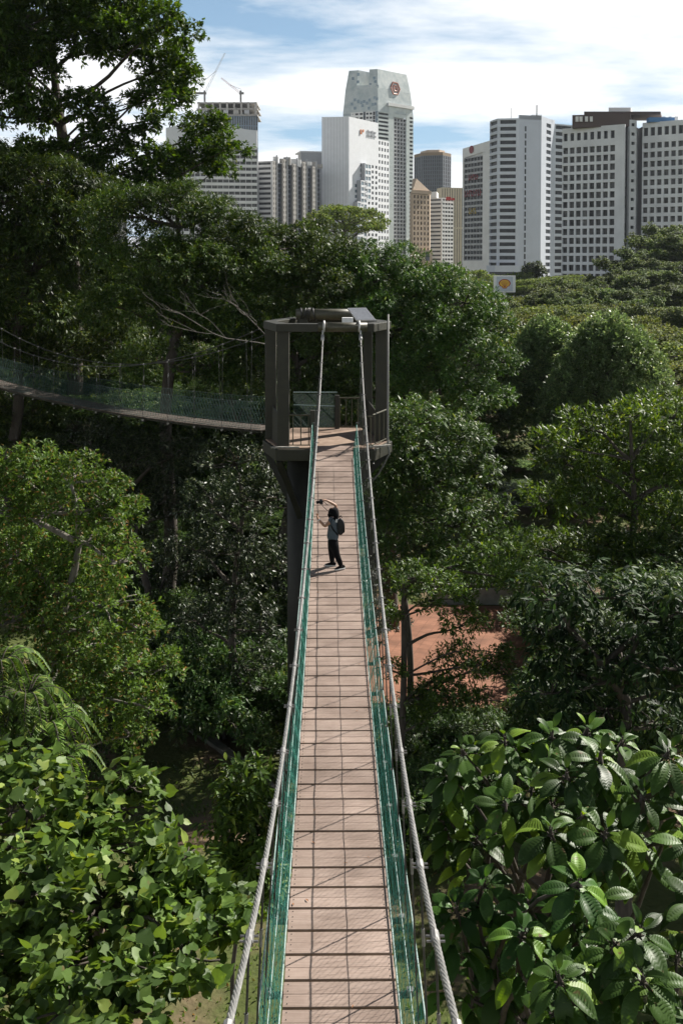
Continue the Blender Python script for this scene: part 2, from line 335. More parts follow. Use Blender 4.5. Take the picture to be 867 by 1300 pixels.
def deck_mat():
    m, t, b = new_mat('deck_boards'); n = t.nodes.new; l = t.links.new
    tc = n('ShaderNodeTexCoord'); mp = n('ShaderNodeMapping'); mp.inputs['Scale'].default_value = (0.8, 14, 1); l(tc.outputs['Object'], mp.inputs[0])
    a = n('ShaderNodeTexNoise'); a.inputs['Scale'].default_value = 3.0; a.inputs['Detail'].default_value = 8; l(mp.outputs[0], a.inputs[0])
    c = n('ShaderNodeTexNoise'); c.inputs['Scale'].default_value = 0.7; c.inputs['Detail'].default_value = 7; c.inputs['Roughness'].default_value = 0.65; l(tc.outputs['Object'], c.inputs[0])
    r = n('ShaderNodeValToRGB'); r.color_ramp.elements[0].position = 0.25; r.color_ramp.elements[1].position = 0.75
    r.color_ramp.elements[0].color = (0.29, 0.218, 0.175, 1); r.color_ramp.elements[1].color = (0.41, 0.322, 0.272, 1); l(a.outputs[0], r.inputs[0])
    r3 = n('ShaderNodeValToRGB'); r3.color_ramp.elements[0].position = 0.35; r3.color_ramp.elements[1].position = 0.62
    r3.color_ramp.elements[0].color = (0.60, 0.56, 0.54, 1); r3.color_ramp.elements[1].color = (1.06, 1.04, 1.05, 1); l(c.outputs[0], r3.inputs[0])
    mu = n('ShaderNodeMix'); mu.data_type = 'RGBA'; mu.blend_type = 'MULTIPLY'; mu.inputs[0].default_value = 1; l(r.outputs[0], mu.inputs[6]); l(r3.outputs[0], mu.inputs[7])
    g = n('ShaderNodeNewGeometry'); mr = n('ShaderNodeMapRange'); mr.inputs[3].default_value = 0.90; mr.inputs[4].default_value = 1.08; l(g.outputs['Random Per Island'], mr.inputs[0])
    hs = n('ShaderNodeHueSaturation'); l(mr.outputs[0], hs.inputs['Value']); l(mu.outputs[2], hs.inputs['Color']); l(hs.outputs[0], b.inputs['Base Color'])
    b.inputs['Roughness'].default_value = 0.6; bp = n('ShaderNodeBump'); bp.inputs['Strength'].default_value = 0.25; bp.inputs['Distance'].default_value = 0.01; l(a.outputs[0], bp.inputs['Height']); l(bp.outputs[0], b.inputs['Normal'])
    return m
M_deck = deck_mat()
def from_widths(rows, W):                            # (image row, width in pixels) of something W metres wide -> distance, height below the camera
    out = []
    for y, w in rows:
        z = F*W/w; d = ray(433.5, y); d = d/((d.y*cp - d.z*sp_)); out.append((d.y*z, -d.z*z))
    return zip(*sorted(out))
Dd, Dh = from_widths(((1300, 151.3), (1002, 102), (977, 97.5), (815.4, 74.8), (724, 63), (609, 49), (567, 46)), 1.15)
pd = np.polyfit(Dd, Dh, 3)
def deckH(s):
    return float(np.polyval(pd, s)) if s > 9 else float(np.polyval(pd, 9) + (s-9)*0.05)
def cpos1(s): return Vector((0.075 - 0.0095*s, s, CZ - deckH(s)))
def side1(s): return Vector((1, 0.0095, 0)).normalized()
Cd, Ch = from_widths(((1300, 285), (1163, 227.5), (1000, 164), (861, 122), (720, 94), (570, 65), (500, 55.6), (415, 47)), 1.2)
pc = np.polyfit(Cd, Ch, 4)
def cab1(s, sg):
    h = float(np.polyval(pc, s)) if s > 5.4 else float(np.polyval(pc, 5.4) + (s-5.4)*0.30)
    return Vector((0.005 + 0.6*sg, s, CZ - h))
print('DECK', list(Dd), list(Dh), 'CABLE', list(Cd), list(Ch))
TOWER_Y = 31.4
make_bridge('suspension_bridge', 'timber deck suspension bridge with green side nets running to the dark steel tower', cpos1, side1, cab1, 0.575, 1.0, TOWER_Y, 1.23, (1.0, 31.0))
# the second bridge leaves the tower to the left
e1 = PH(331, 546, deckH(31)+0.05); e0 = PH(-60, 474, 5.4)
LB = (Vector((e0.x, e0.y, 0)) - Vector((e1.x, e1.y, 0))); Llen = LB.length; LBn = LB.normalized()
nearside = Vector((LBn.y, -LBn.x, 0));  nearside = nearside if nearside.y < 0 else -nearside
def cpos2(s):
    t = s/Llen; h = deckH(31)+0.05 + (5.4-deckH(31)-.05)*t + 1.1*4*t*(1-t)*0.36
    q = Vector((e1.x, e1.y, 0)) + LBn*s - nearside*0.55
    return Vector((q.x, q.y, CZ-h))
def side2(s): return nearside
def cab2(s, sg):
    t = s/Llen; c = cpos2(s); return Vector((c.x, c.y, 0)) + nearside*sg*0.62 + Vector((0, 0, CZ - (2.35 + (2.3-2.35)*t + 4*t*(1-t)*2.0)))
M_main = M_deck; M_deck = noise_mat('shade_dark_deck_boards', (0.045, 0.036, 0.028), (0.11, 0.085, 0.068), 2.5, 0.8, island=.15)  # board colour darkened in place of shade on this bridge
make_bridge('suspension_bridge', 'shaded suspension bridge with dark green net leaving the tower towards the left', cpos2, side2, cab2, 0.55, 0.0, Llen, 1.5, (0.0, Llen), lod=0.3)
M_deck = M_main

# ------------------------------------------------------------------ tower
def build_tower():
    hT = deckH(31.4); zt = CZ - hT
    def at(px, py, Y): return P(px, py, Y)
    root = empty('viewing_tower', (-0.4, 33.2, zt)); tag(root, 'dark steel viewing tower with open hexagonal frame and timber platform', 'tower'); b0 = Vector(root.location)
    r = lambda p: Vector(p) - b0
    A = at(353, 411, 31.75); B = at(337, 405, 33.4); C_ = at(371, 402, 35.6); D_ = at(458, 402, 35.6); E = at(494, 407, 33.2); F_ = at(473, 411, 31.75)
    zb = A.z
    ringp = [(p.x, p.y) for p in (A, B, C_, D_, E, F_)]
    # platform floor (timber) and rim
    cx = sum(p[0] for p in ringp)/6; cy = sum(p[1] for p in ringp)/6
    out = [(cx+(x-cx)*1.05, cy+(y-cy)*1.05) for x, y in ringp]; inn = [(cx+(x-cx)*1.0, cy+(y-cy)*1.0) for x, y in ringp]
    MB().prism([(x-b0.x, y-b0.y) for x, y in inn[::-1]], -0.05, 0.0).build('platform_floor', M_floor, root)
    MB().prism([(x-b0.x, y-b0.y) for x, y in out[::-1]], -0.42, -0.052).build('platform_rim', M['steel_dark'], root, bevel=0.02)
    tr = MB(); low = [(cx+(x-cx)*0.2-b0.x-.5, cy+(y-cy)*0.2-b0.y-.4, -2.6) for x, y in out]; up = [(x-b0.x, y-b0.y, -0.425) for x, y in out]
    for i in range(6):
        j = (i+1) % 6
        a, b_ = Vector(up[i])*0.94+Vector((0,0,-0.03)), Vector(low[i]); tr.tube([a, b_], 0.13, 4)
    tr.build('bracket', M['steel_shaded'], root)
    g = gz(cx, cy) - zt
    MB().tube([(-1.0, cy-b0.y-.5, g-0.5), (-1.0, cy-b0.y-.5, -0.43)], 0.42, 20).build('support_column', M['steel_shaded'], root, smooth=True)
    # ring beam
    rb = MB(); top_ = zb - b0.z; n = 6
    for i in range(n):
        a = Vector(ringp[i]) ; b_ = Vector(ringp[(i+1) % n])
        c0 = Vector((cx, cy)); o = 1.03; q = 0.82
        pa, pb = c0+(a-c0)*o, c0+(b_-c0)*o; qa, qb = c0+(a-c0)*q, c0+(b_-c0)*q
        pts = []
        for z in (top_-0.26, top_):
            for p in (pa, pb, qb, qa): pts.append((p.x-b0.x, p.y-b0.y, z))
        rb.hexa(pts)
    rb.build('ring_beam', M['steel_dark'], root, bevel=0.015)
    # columns
    def column(px, wpx, Y, ybot=None):
        p = P(px, 411, Y); w = wpx/ (F/Y)
        MB().box((p.x-b0.x, Y-b0.y+0.1, (top_-0.262)/2), (w, 0.36, top_-0.264)).build('column', M['steel_dark'], root, bevel=0.02)
        return p
    column(359.5, 15, 32.0); column(343.5, 14, 33.35); column(467, 11.5, 34.9); column(484, 14.5, 33.0)
    # low panel between the two left columns, gusset on the right
    MB().hexa([r(q) for q in (P(343, 411, 33.2)*1, P(352, 411, 32.1), P(352, 411, 32.0), P(343, 411, 33.1))][:0] or
              [(P(345, 411, 33.2).x-b0.x, 33.2-b0.y, 0.0), (P(356, 411, 32.1).x-b0.x, 32.0-b0.y, 0.0), (P(357, 411, 32.1).x-b0.x, 32.12-b0.y, 0.0), (P(346, 411, 33.2).x-b0.x, 33.32-b0.y, 0.0),
               (P(345, 411, 33.2).x-b0.x, 33.2-b0.y, 1.15), (P(356, 411, 32.1).x-b0.x, 32.0-b0.y, 0.9), (P(357, 411, 32.1).x-b0.x, 32.12-b0.y, 0.9), (P(346, 411, 33.2).x-b0.x, 33.32-b0.y, 1.15)]
              ).build('side_panel', M['steel_dark'], root)
    xa, xb = P(467, 411, 34.9).x-b0.x, P(484, 411, 33.0).x-b0.x
    MB().hexa([(xa, 1.65, 0.0), (xb, -0.1, 0.0), (xb, 0.02, 0.0), (xa, 1.77, 0.0), (xa, 1.65, 1.1), (xb, -0.1, 0.75), (xb, 0.02, 0.75), (xa, 1.77, 1.1)]).build('side_panel', M['steel_dark'], root)
    # cross beams carrying the cables
    a = P(404, 416, 31.9); b_ = P(466, 416, 31.9)
    MB().tube([r((a.x, 31.75, zb-0.11)), r((b_.x, 31.75, zb-0.11))], 0.15, 18).build('cross_beam', M['steel_olive'], root, smooth=True)
    a = P(376, 399, 34.9); b_ = P(458, 399, 34.9)
    MB().tube([r((a.x, 34.9, a.z)), r((b_.x, 34.9, a.z))], 0.19, 18).build('cross_beam', M['steel_olive'], root, smooth=True)
    MB().box((a.x-b0.x+0.25, 34.9-b0.y, a.z-b0.z-0.3), (0.3, 0.3, 0.32)).box((b_.x-b0.x-0.3, 34.9-b0.y, a.z-b0.z-0.3), (0.3, 0.3, 0.32)).build('beam_bracket', M['steel_dark'], root)
    cl = MB(); ax = a.x-b0.x
    for q in range(5):
        c = ax + 0.12 + q*0.14 + random.uniform(-.03, .03); pts = []
        for k in range(17):
            t = 2*math.pi*k/16; pts.append((c + 0.10*math.sin(t*0.5+q), 34.9-b0.y + 0.215*math.cos(t), a.z-b0.z + 0.215*math.sin(t)))
        cl.tube(pts, 0.022, 6)
    cl.build('rope_coil', M['black'], root, smooth=True)
    # saddles / hooks where the cables end
    for sg in (-1, 1):
        c = cab1(31.75, sg); s = MB(); pts = []
        for k in range(11):
            t = math.pi*(1.25 - 1.35*k/10); pts.append(r((c.x - 0.04*sg, 31.75 - 0.19*math.cos(t)*-1, zb-0.11 + 0.19*math.sin(t))))
        s.tube(pts, 0.035, 8); s.tube([r(cab1(31.3, sg)), r(cab1(31.6, sg)+Vector((0, 0, 0.02)))], 0.055, 10); s.tube([r(cab1(31.55, sg)), r((c.x, 31.58, zb-0.2))], 0.03, 8)
        s.build('cable_hook', M['steel_grey'], root, smooth=True)
    # railings: front-left, front-right, rear
    def rail(p0, p1, nb, h=1.05, post=None):
        m = MB(); p0 = Vector(p0); p1 = Vector(p1); z = Vector((0, 0, h))
        m.tube([p0+z, p1+z], 0.028, 8); m.tube([p0+Vector((0, 0, .08)), p1+Vector((0, 0, .08))], 0.02, 6)
        for i in range(nb):
            q = p0 + (p1-p0)*((i+0.5)/nb); m.tube([q+Vector((0, 0, .08)), q+z], 0.018, 6)
        m.build('railing', M['steel_olive'], root)
        if post:
            for q in post: MB().box((q[0], q[1], 0.6), (0.16, 0.16, 1.2)).build('rail_post', M['steel_dark'], root, bevel=0.01)
    fx = -0.23 - 0.575 - 0.12 - b0.x
    y0 = 31.75 - b0.y
    rail((P(367, 411, 31.9).x-b0.x, y0, 0), (fx, y0, 0), 3, post=[(fx, y0)])
    fx2 = -0.23+0.575+0.16-b0.x
    rail((fx2+.12, y0, 0), (P(473, 411, 31.9).x-b0.x, y0+0.0, 0), 3, 1.0)
    rail((P(473, 411, 31.9).x-b0.x, y0, 0), (P(490, 411, 32.9).x-b0.x, 32.9-b0.y, 0), 3)
    rx = P(428, 411, 35.4).x - b0.x
    rail((rx, 2.25, 0), (P(458, 411, 35.4).x-b0.x, 2.25, 0), 4, 1.1, post=[(rx, 2.25)])
    # green mesh panel closing the back left of the platform
    nm = MB(); xa = P(372, 411, 35.4).x-b0.x; H = 1.25; c = 0.07
    for dr in (1, -1):
        n_ = int((rx-xa)/c)
        for i in range(-18, n_+18):
            pts = [(xa+(i+j*dr)*c, 2.3, 0.05+j*c) for j in range(int(H/c)+1) if xa <= xa+(i+j*dr)*c <= rx]
            if len(pts) > 1: nm.tube([pts[0], pts[-1]], 0.0045, 3, cap=False)
    nm.build('mesh_panel', M['net_dark'], root)
    MB().tube([(xa, 2.3, 0.85), (rx, 2.3, 0.8)], 0.015, 6).tube([(xa, 2.3, 1.3), (rx, 2.3, 1.3)], 0.02, 6).build('mesh_rail', M['net_rope'], root)
    # white kerb edges of the platform front
    MB().box((P(362, 411, 31.7).x-b0.x, y0-0.12, 0.03), (0.9, 0.1, 0.05)).box((P(482, 411, 32.1).x-b0.x, y0+0.1, 0.03), (0.75, 0.1, 0.05), 0.35).build('edge_strip', M['edge'], root)
    # conduit
    c0 = P(492.5, 399, 32.3)
    cd = MB(); cd.tube([r(c0), (c0.x-b0.x, 32.3-b0.y, 0.05), (c0.x-b0.x+0.05, 32.25-b0.y, -0.3), (c0.x-b0.x-0.3, 32.4-b0.y, -1.0), (c0.x-b0.x-1.3, 32.8-b0.y, -2.2)], 0.03, 8)
    cd.build('conduit', M['steel_mid'], root, smooth=True)
    # solar panel and its box: separate things sitting on the frame
    s1, s2, s3, s4 = P(441, 391, 34.2), P(464.5, 390.5, 34.2), P(477.5, 406.5, 32.9), P(452.5, 406.5, 32.9)
    sp = empty('solar_panel', s4); tag(sp, 'tilted solar panel mounted on top of the steel tower frame', 'solar panel')
    q = [p - s4 for p in (s1, s2, s3, s4)]; nn = (q[1]-q[0]).cross(q[3]-q[0]).normalized(); nn = nn if nn.z > 0 else -nn
    MB().hexa([p - nn*0.05 for p in q] + q).build('panel_frame', M['solar_frame'], sp)
    ins = [sum(q, Vector())/4 + (p - sum(q, Vector())/4)*0.93 + nn*0.004 for p in q]
    MB().quad(*ins).build('solar_cells', M['solar'], sp)
    MB().tube([q[3]*0.9+q[2]*0.1 - nn*0.05, q[3]*0.9+q[2]*0.1 + Vector((0, 0, -0.12))], 0.02, 6).tube([q[0]*0.8+q[1]*0.2 - nn*0.05, q[0]*0.8+q[1]*0.2 + Vector((0.0, 0, -0.6))], 0.02, 6).build('panel_leg', M['steel_dark'], sp)
    w = P(441, 407, 32.6)
    wb = MB(); wb.box((0, 0, 0.08), (0.36, 0.26, 0.16)); wo = wb.build('control_box', M['white'], None, bevel=0.015); wo.location = (w.x, w.y-0.1, zb+0.0)
    tag(wo, 'small white box on the tower beam beside the solar panel', 'box')
M['steel_olive'] = noise_mat('olive_painted_steel', (0.055, 0.053, 0.033), (0.085, 0.081, 0.052), 5, 0.45)
M['steel_mid'] = plain('grey_conduit', (0.16, 0.16, 0.155), 0.5)
M['black'] = plain('black_rubber', (0.02, 0.02, 0.02), 0.5)
M['white'] = plain('white_paint', (0.84, 0.84, 0.82), 0.4)
M['edge'] = noise_mat('platform_edge', (0.18, 0.17, 0.15), (0.38, 0.36, 0.33), 9, 0.7)
M['solar'] = noise_mat('solar_cells', (0.16, 0.17, 0.19), (0.26, 0.27, 0.29), 30, 0.22, spec=0.8)
M['solar_frame'] = plain('aluminium', (0.5, 0.5, 0.5), 0.35, 0.6)
M_floor = noise_mat('platform_boards', (0.20, 0.135, 0.095), (0.36, 0.26, 0.195), 2.2, 0.7)
build_tower()

# ------------------------------------------------------------------ city
M['glass_dark'] = noise_mat('dark_window', (0.015, 0.018, 0.022), (0.05, 0.055, 0.06), 0.6, 0.3, island=0.5, spec=0.22)
M['glass_blue'] = noise_mat('blue_window', (0.10, 0.16, 0.20), (0.26, 0.34, 0.38), 0.3, 0.12, island=0.3, spec=0.9)
M['glass_curt'] = noise_mat('window_with_blinds', (0.02, 0.023, 0.026), (0.16, 0.16, 0.155), 0.5, 0.35, detail=3, spec=0.22, island=.5)
def wallm(name, c, scale=0.12, var=0.12, rough=0.75, **k):
    return noise_mat(name, tuple(x*(1-var) for x in c), tuple(min(1, x*(1+var*0.5)) for x in c), scale, rough, detail=9, **k)
M['w_white'] = wallm('wall_white', (0.80, 0.80, 0.79)); M['w_grey'] = wallm('wall_grey_panel', (0.58, 0.62, 0.68)); M['w_cream'] = wallm('wall_cream', (0.62, 0.54, 0.40))
M['w_tan'] = wallm('wall_tan_stone', (0.54, 0.42, 0.31)); M['w_conc'] = wallm('wall_bare_concrete', (0.46, 0.44, 0.41), var=0.3); M['w_stain'] = wallm('wall_stained_white', (0.73, 0.75, 0.77), 0.09, 0.22)
M['w_tower'] = wallm('wall_pale_green_stone', (0.62, 0.68, 0.67)); M['w_bgrey'] = wallm('wall_blue_grey', (0.22, 0.28, 0.34)); M['w_gdark'] = wallm('wall_dark_grey', (0.13, 0.145, 0.17)); M['w_brown'] = wallm('wall_brown', (0.10, 0.072, 0.066))
M['w_mid'] = wallm('wall_mid_grey', (0.45, 0.46, 0.475)); M['w_gold'] = wallm('wall_gold_brown', (0.24, 0.17, 0.10)); M['w_slab'] = wallm('wall_smooth_pale_panel', (0.76, 0.78, 0.81), 0.3, 0.06)
M['red'] = plain('red_paint', (0.45, 0.03, 0.02), 0.5); M['orange'] = plain('orange_paint', (0.62, 0.20, 0.06), 0.5); M['yellow'] = plain('yellow_paint', (0.88, 0.52, 0.04), 0.5); M['blue'] = plain('blue_sheet', (0.08, 0.22, 0.45), 0.6)
M['red_dark'] = plain('dark_red_sign', (0.22, 0.03, 0.04), 0.5); M['rust'] = plain('copper_red_sign', (0.42, 0.17, 0.12), 0.5); M['yellow_dull'] = plain('dull_yellow_sign', (0.42, 0.32, 0.08), 0.5)
GCITY = -16.0
class Bld:
    def __init__(s, name, label, loc2, wall):
        s.o = empty(name, (loc2[0], loc2[1], GCITY)); tag(s.o, label, 'building', 'high-rise buildings beyond the trees'); s.b = Vector(s.o.location); s.wall = MB(); s.wm = wall; s.win = []
    def r(s, p): return (p[0]-s.b.x, p[1]-s.b.y, p[2]-s.b.z)
    def body(s, poly, z0, z1, mat=None, name='wall', inset=0.0):
        q = [(x-s.b.x, y-s.b.y) for x, y in poly]; cx = sum(p[0] for p in q)/len(q); cy = sum(p[1] for p in q)/len(q)
        a = sum(q[i][0]*q[(i+1) % len(q)][1]-q[(i+1) % len(q)][0]*q[i][1] for i in range(len(q)))
        if a < 0: q = q[::-1]
        if inset:                                          # true inward offset of every edge
            n = len(q); out = []
            for i in range(n):
                p0, p1, p2 = Vector(q[i-1]), Vector(q[i]), Vector(q[(i+1) % n]); d0, d1 = (p1-p0).normalized(), (p2-p1).normalized()
                n0, n1 = Vector((-d0.y, d0.x)), Vector((-d1.y, d1.x)); k = n0+n1
                out.append(tuple(p1 + k*(inset/max(.35, 1+n0.dot(n1)))))
            q = out
        m = MB().prism(q, z0-s.b.z, z1-s.b.z); return m.build(name, mat or s.wm, s.o)
    def facade(s, A, B, z0, z1, cols, rows, fw=0.6, fh=0.6, dep=0.5, glass='glass_dark', mat=None, edge=(0.0, 0.0), vert_off=0.5, name='wall', skip=None, fin=0.0):
        """a wall of cols x rows real openings from A to B (left to right as seen by the camera), panes set back by dep"""
        A = Vector((A[0], A[1], 0)); B = Vector((B[0], B[1], 0)); u = (B-A); Wd = u.length; u.normalize(); nrm = Vector((u.y, -u.x, 0))
        m = MB(); off = -nrm*0.0
        def pt(x, z, d=0.0): q = A + u*x - nrm*d; return s.r((q.x, q.y, z))
        x0 = edge[0]; cw = (Wd-edge[0]-edge[1])/cols; rh = (z1-z0)/rows
        if edge[0]: m.quad(pt(0, z0), pt(x0, z0), pt(x0, z1), pt(0, z1))
        if edge[1]: m.quad(pt(Wd-edge[1], z0), pt(Wd, z0), pt(Wd, z1), pt(Wd-edge[1], z1))
        for j in range(rows):
            for i in range(cols):
                a = x0+i*cw; b_ = a+cw; c = z0+j*rh; d = c+rh
                if skip and skip(i, j): m.quad(pt(a, c), pt(b_, c), pt(b_, d), pt(a, d)); continue
                wa = a+cw*(1-fw)/2; wb = b_-cw*(1-fw)/2; wc = c+rh*(1-fh)*vert_off; wd = wc+rh*fh
                O = [pt(a, c), pt(b_, c), pt(b_, d), pt(a, d)]; I = [pt(wa, wc), pt(wb, wc), pt(wb, wd), pt(wa, wd)]; K = [pt(wa, wc, dep), pt(wb, wc, dep), pt(wb, wd, dep), pt(wa, wd, dep)]
                n = len(m.v); m.v += O+I+K
                for q in range(4):
                    r_ = (q+1) % 4; m.f.append((n+q, n+r_, n+4+r_, n+4+q)); m.f.append((n+4+q, n+4+r_, n+8+r_, n+8+q))
                s.win.append((j, pt(wa, wc, dep*0.96), pt(wb, wc, dep*0.96), pt(wb, wd, dep*0.96), pt(wa, wd, dep*0.96), glass, (A-B).length))
        for x in (0, Wd): m.quad(pt(x, z0), pt(x, z0, dep+.6), pt(x, z1, dep+.6), pt(x, z1))
        m.quad(pt(0, z1), pt(Wd, z1), pt(Wd, z1, dep+.6), pt(0, z1, dep+.6))
        m.build(name, mat or s.wm, s.o)
        return nrm
    def done(s, maxn=100):
        w = sorted(s.win, key=lambda t: -(t[2][2] if False else t[1][2]))
        for t in w[:maxn]: MB().quad(*t[1:5]).build('window', M[t[5]], s.o)
        by = {}
        for t in w[maxn:]: by.setdefault(t[5], MB()).quad(*t[1:5])
        rest = None
        mbs = MB(); mats = []; idx = []
        for k, v in by.items():
            mats.append(k)
            for f in v.f: mbs.f.append(tuple(q+len(mbs.v) for q in f)); idx.append(len(mats)-1)
            mbs.v += v.v
        if mats:
            rest = mbs.build('window', M[mats[0]], s.o)
            for k in mats[1:]: rest.data.materials.append(M[k])
            rest.data.polygons.foreach_set('material_index', idx); rest['kind'] = 'stuff'
def G(px, Y): p = P(px, 335, Y); return (p.x, p.y)
def GZ(py, Y, px=433): return P(px, py, Y).z
def box4(px0, Y0, px1, Y1, dep=None):
    a = Vector(G(px0, Y0)); b_ = Vector(G(px1, Y1)); u = (b_-a).normalized(); n = Vector((-u.y, u.x)); d = dep or (b_-a).length*0.6
    return [tuple(a), tuple(b_), tuple(b_+n*d), tuple(a+n*d)]
def shrink(poly, k=0.7):
    """push a footprint back behind its front facade (first two corners)"""
    a, b_ = Vector(poly[0]), Vector(poly[1]); u = (b_-a).normalized(); n = Vector((-u.y, u.x))
    return [tuple(a+n*k), tuple(b_+n*k)] + list(poly[2:])
# every px is measured at the roof; G() uses the horizon row, so shift by the small lens convergence
def gx(px, py): return 433.5 + (px-433.5) * ((F*cp + (CY-335)*sp_)/(F*cp + (CY-py)*sp_))
def build_city():
    # stepped office with banded windows behind the big tree
    Y = 620; b = Bld('office_block', 'white office block with banded windows and curved blank parapet, behind the big left tree', G(270, Y+15), M['w_white'])
    zt = GZ(187, Y); p = [G(212, Y+16), G(255, Y), G(327, Y+4)]
    zc = GZ(160, Y)
    b.body([p[0], p[1], p[2], G(322, Y+45), G(215, Y+50)], GCITY, GZ(185, Y), inset=1.6)
    for k, (a, c, n) in enumerate(((p[0], p[1], 6), (p[1], p[2], 10))):
        b.facade(a, c, zt-30*3.75, zt, n, 30, 0.93, 0.52, 0.5, 'glass_curt')
    m = MB()                                              # curved parapet
    for k in range(24):
        t0, t1 = k/24, (k+1)/24
        def top(t): return GZ(158 - 4*math.sin(math.pi*min(1, t*1.15)) + 10*max(0, t-0.35), Y)
        def xy(t): q = Vector(p[0]).lerp(Vector(p[1]), t/0.37) if t < .37 else Vector(p[1]).lerp(Vector(p[2]), (t-.37)/.63); return q
        a, c = xy(t0), xy(t1)
        m.hexa([b.r(v) for v in ((a.x, a.y, zt+.05), (c.x, c.y, zt+.05), (c.x, c.y+2, zt+.05), (a.x, a.y+2, zt+.05), (a.x, a.y, top(t0)), (c.x, c.y, top(t1)), (c.x, c.y+2, top(t1)), (a.x, a.y+2, top(t0)))])
    m.build('parapet', M['w_slab'], b.o); b.done()
    # unfinished tower
    Y = 720; b = Bld('unfinished_tower', 'unfinished concrete tower with open top floors under two cranes', G(290, Y+15), M['w_conc'])
    L_, R_ = G(gx(249, 130), Y), G(gx(327.5, 130), Y+6)
    zf = GZ(146, Y); zr = GZ(123, Y)
    back = [G(gx(326, 130), Y+40), G(gx(252, 130), Y+36)]
    b.body([L_, R_]+back, GCITY, zf-16, inset=2)
    b.facade(L_, R_, GCITY, zf-14, 26, 30, 0.55, 0.86, 0.7, 'glass_dark', M['w_bgrey'])
    b.facade(L_, R_, zf-13.9, zf, 26, 2, 0.5, 0.92, 0.7, 'glass_curt', M['w_bgrey'])
    cx = (L_[0]+R_[0])/2; w = R_[0]-L_[0]
    for k, z in enumerate((zf, zf+4.4, zf+8.8)):
        ww = w*(1 if k < 2 else 0.98); b_ = MB().box(b.r((cx, Y+20, z+0.45)), (ww, 34, 0.8)); b_.build('floor_slab', M['w_conc'], b.o)
    for k in range(9):
        x = L_[0]+1.5+(w-3)*k/8
        for yy in (Y+4, Y+20): MB().box(b.r((x, yy, (zf+.86+zr-1)/2-1)), (1.3, 1.3, zr-zf-4)).build('column', M['w_conc'], b.o)
    for k in range(5):
        x = L_[0]+6+(w-10)*k/4.5; MB().box(b.r((x, Y+3.4, zf+2.8)), (3.5, 0.6, 2.8)).build('wall_panel', M['w_conc' if k % 2 else 'w_mid'], b.o)
    b.done(60)
    # cranes on it
    for (bx, by, tx, ty, mx_, my_, lab, gp) in ((259, 124, 286, 67, 249, 107, 'slender crane with steep raised jib on the unfinished tower roof', 0), (305, 124, 281, 99, 308, 122, 'small crane with low leaning lattice jib at the unfinished tower right side', 1)):
        Yc = Y+12; a = P(gx(bx, by), by, Yc); t = P(tx, ty, Yc); c = empty('tower_crane', (a.x, a.y, a.z)); tag(c, lab, 'crane', 'cranes on the unfinished tower')
        h = P(bx, by-9, Yc)-a; m = MB(); m.tube([(0, 0, -3), (0, 0, h.z)], 0.9, 4); m.build('mast', M['steel_mid'], c)
        m = MB(); d = (t-a)-Vector((0, 0, h.z*0.6)); s0 = Vector((0, 0, h.z*0.6)); u = d.normalized(); w_ = u.cross(Vector((0, 1, 0))).normalized()
        for o in (-0.7, 0.7): m.tube([s0+w_*o, s0+d+w_*o*0.5], 0.13, 4)
        nseg = 22
        for k in range(nseg): m.tube([s0+d*(k/nseg)+w_*(0.7 if k % 2 else -0.7)*(1-.5*k/nseg), s0+d*((k+1)/nseg)+w_*(-0.7 if k % 2 else 0.7)*(1-.5*(k+1)/nseg)], 0.09, 4)
        m.build('jib', M['steel_grey'] if gp == 0 else M['rust'], c)
        q = P(mx_, my_, Yc)-a; MB().box((q.x*0.5, 0, h.z*0.62), (abs(q.x)*1.1+2, 2.2, 1.4)).build('counter_jib', M['steel_mid'], c)
        MB().tube([(q.x*0.6, 0, h.z*0.7), (q.x*0.25, 0, h.z+6 if gp == 0 else h.z+1), s0+d*0.55], 0.15, 4).build('stay_cable', M['steel_mid'], c)
    # apartments with piers
    Y = 640; b = Bld('apartment_block', 'grey apartment block with vertical piers and balcony stacks', G(365, Y+20), M['w_mid'])
    L_, C1, R_ = G(gx(326, 205), Y+4), G(gx(346, 205), Y), G(gx(408.5, 210), Y+46)
    zt = GZ(204, Y)
    b.body([L_, C1, R_, G(404, Y+75), G(332, Y+50)], GCITY, zt-.5, inset=3.2)
    b.facade(L_, C1, zt-25*3.2, zt, 1, 25, 0.78, 0.50, 1.2, 'glass_dark', M['w_mid'])
    C1v, Rv = Vector(C1), Vector(R_)
    for k in range(5):
        a = C1v.lerp(Rv, k/5+0.004); c = C1v.lerp(Rv, (k+1)/5-0.004); mid = a.lerp(c, 0.40)
        b.facade(a, mid, zt-25*3.2, zt+2.0*(k % 2), 2, 25, 0.34, 0.5, 0.6, 'glass_dark', M['w_cream2'])
        n = (c-mid).normalized(); nn = Vector((-n.y, n.x))*1.6
        b.facade(mid+nn, c+nn, zt-25*3.2, zt-1, 2, 25, 0.86, 0.66, 0.5, 'glass_dark', M['w_gdark'])
        MB().box(b.r((mid.x, mid.y+0.4, zt-38)), (0.9, 1.0, 84)).build('pier', M['w_mid'], b.o)
    for k in range(9):
        q = C1v.lerp(Rv, (k+.5)/9); MB().box(b.r((q.x, q.y+5+random.uniform(-2, 2), zt+random.uniform(.8, 1.8))), (random.uniform(2, 5), 4, random.uniform(2.5, 5))).build('roof_room', random.choice((M['w_white'], M['w_conc'], M['w_mid'])), b.o)
    b.done()
    b = Bld('grey_block', 'small pale roof block rising behind the grey apartments', G(395, 740), M['w_mid'])
    b.body(box4(382, 740, 409, 744), GCITY, GZ(193, 740)); b.body(box4(381.5, 739.8, 409.5, 743.8, 20), GZ(193, 740)+.01, GZ(191.5, 740), M['w_white'], 'roof_edge'); b.done()
    # pale low block seen through the big tree
    Y = 480; b = Bld('low_block', 'low pale concrete block glimpsed between branches of the big left tree', G(140, Y+10), M['w_conc'])
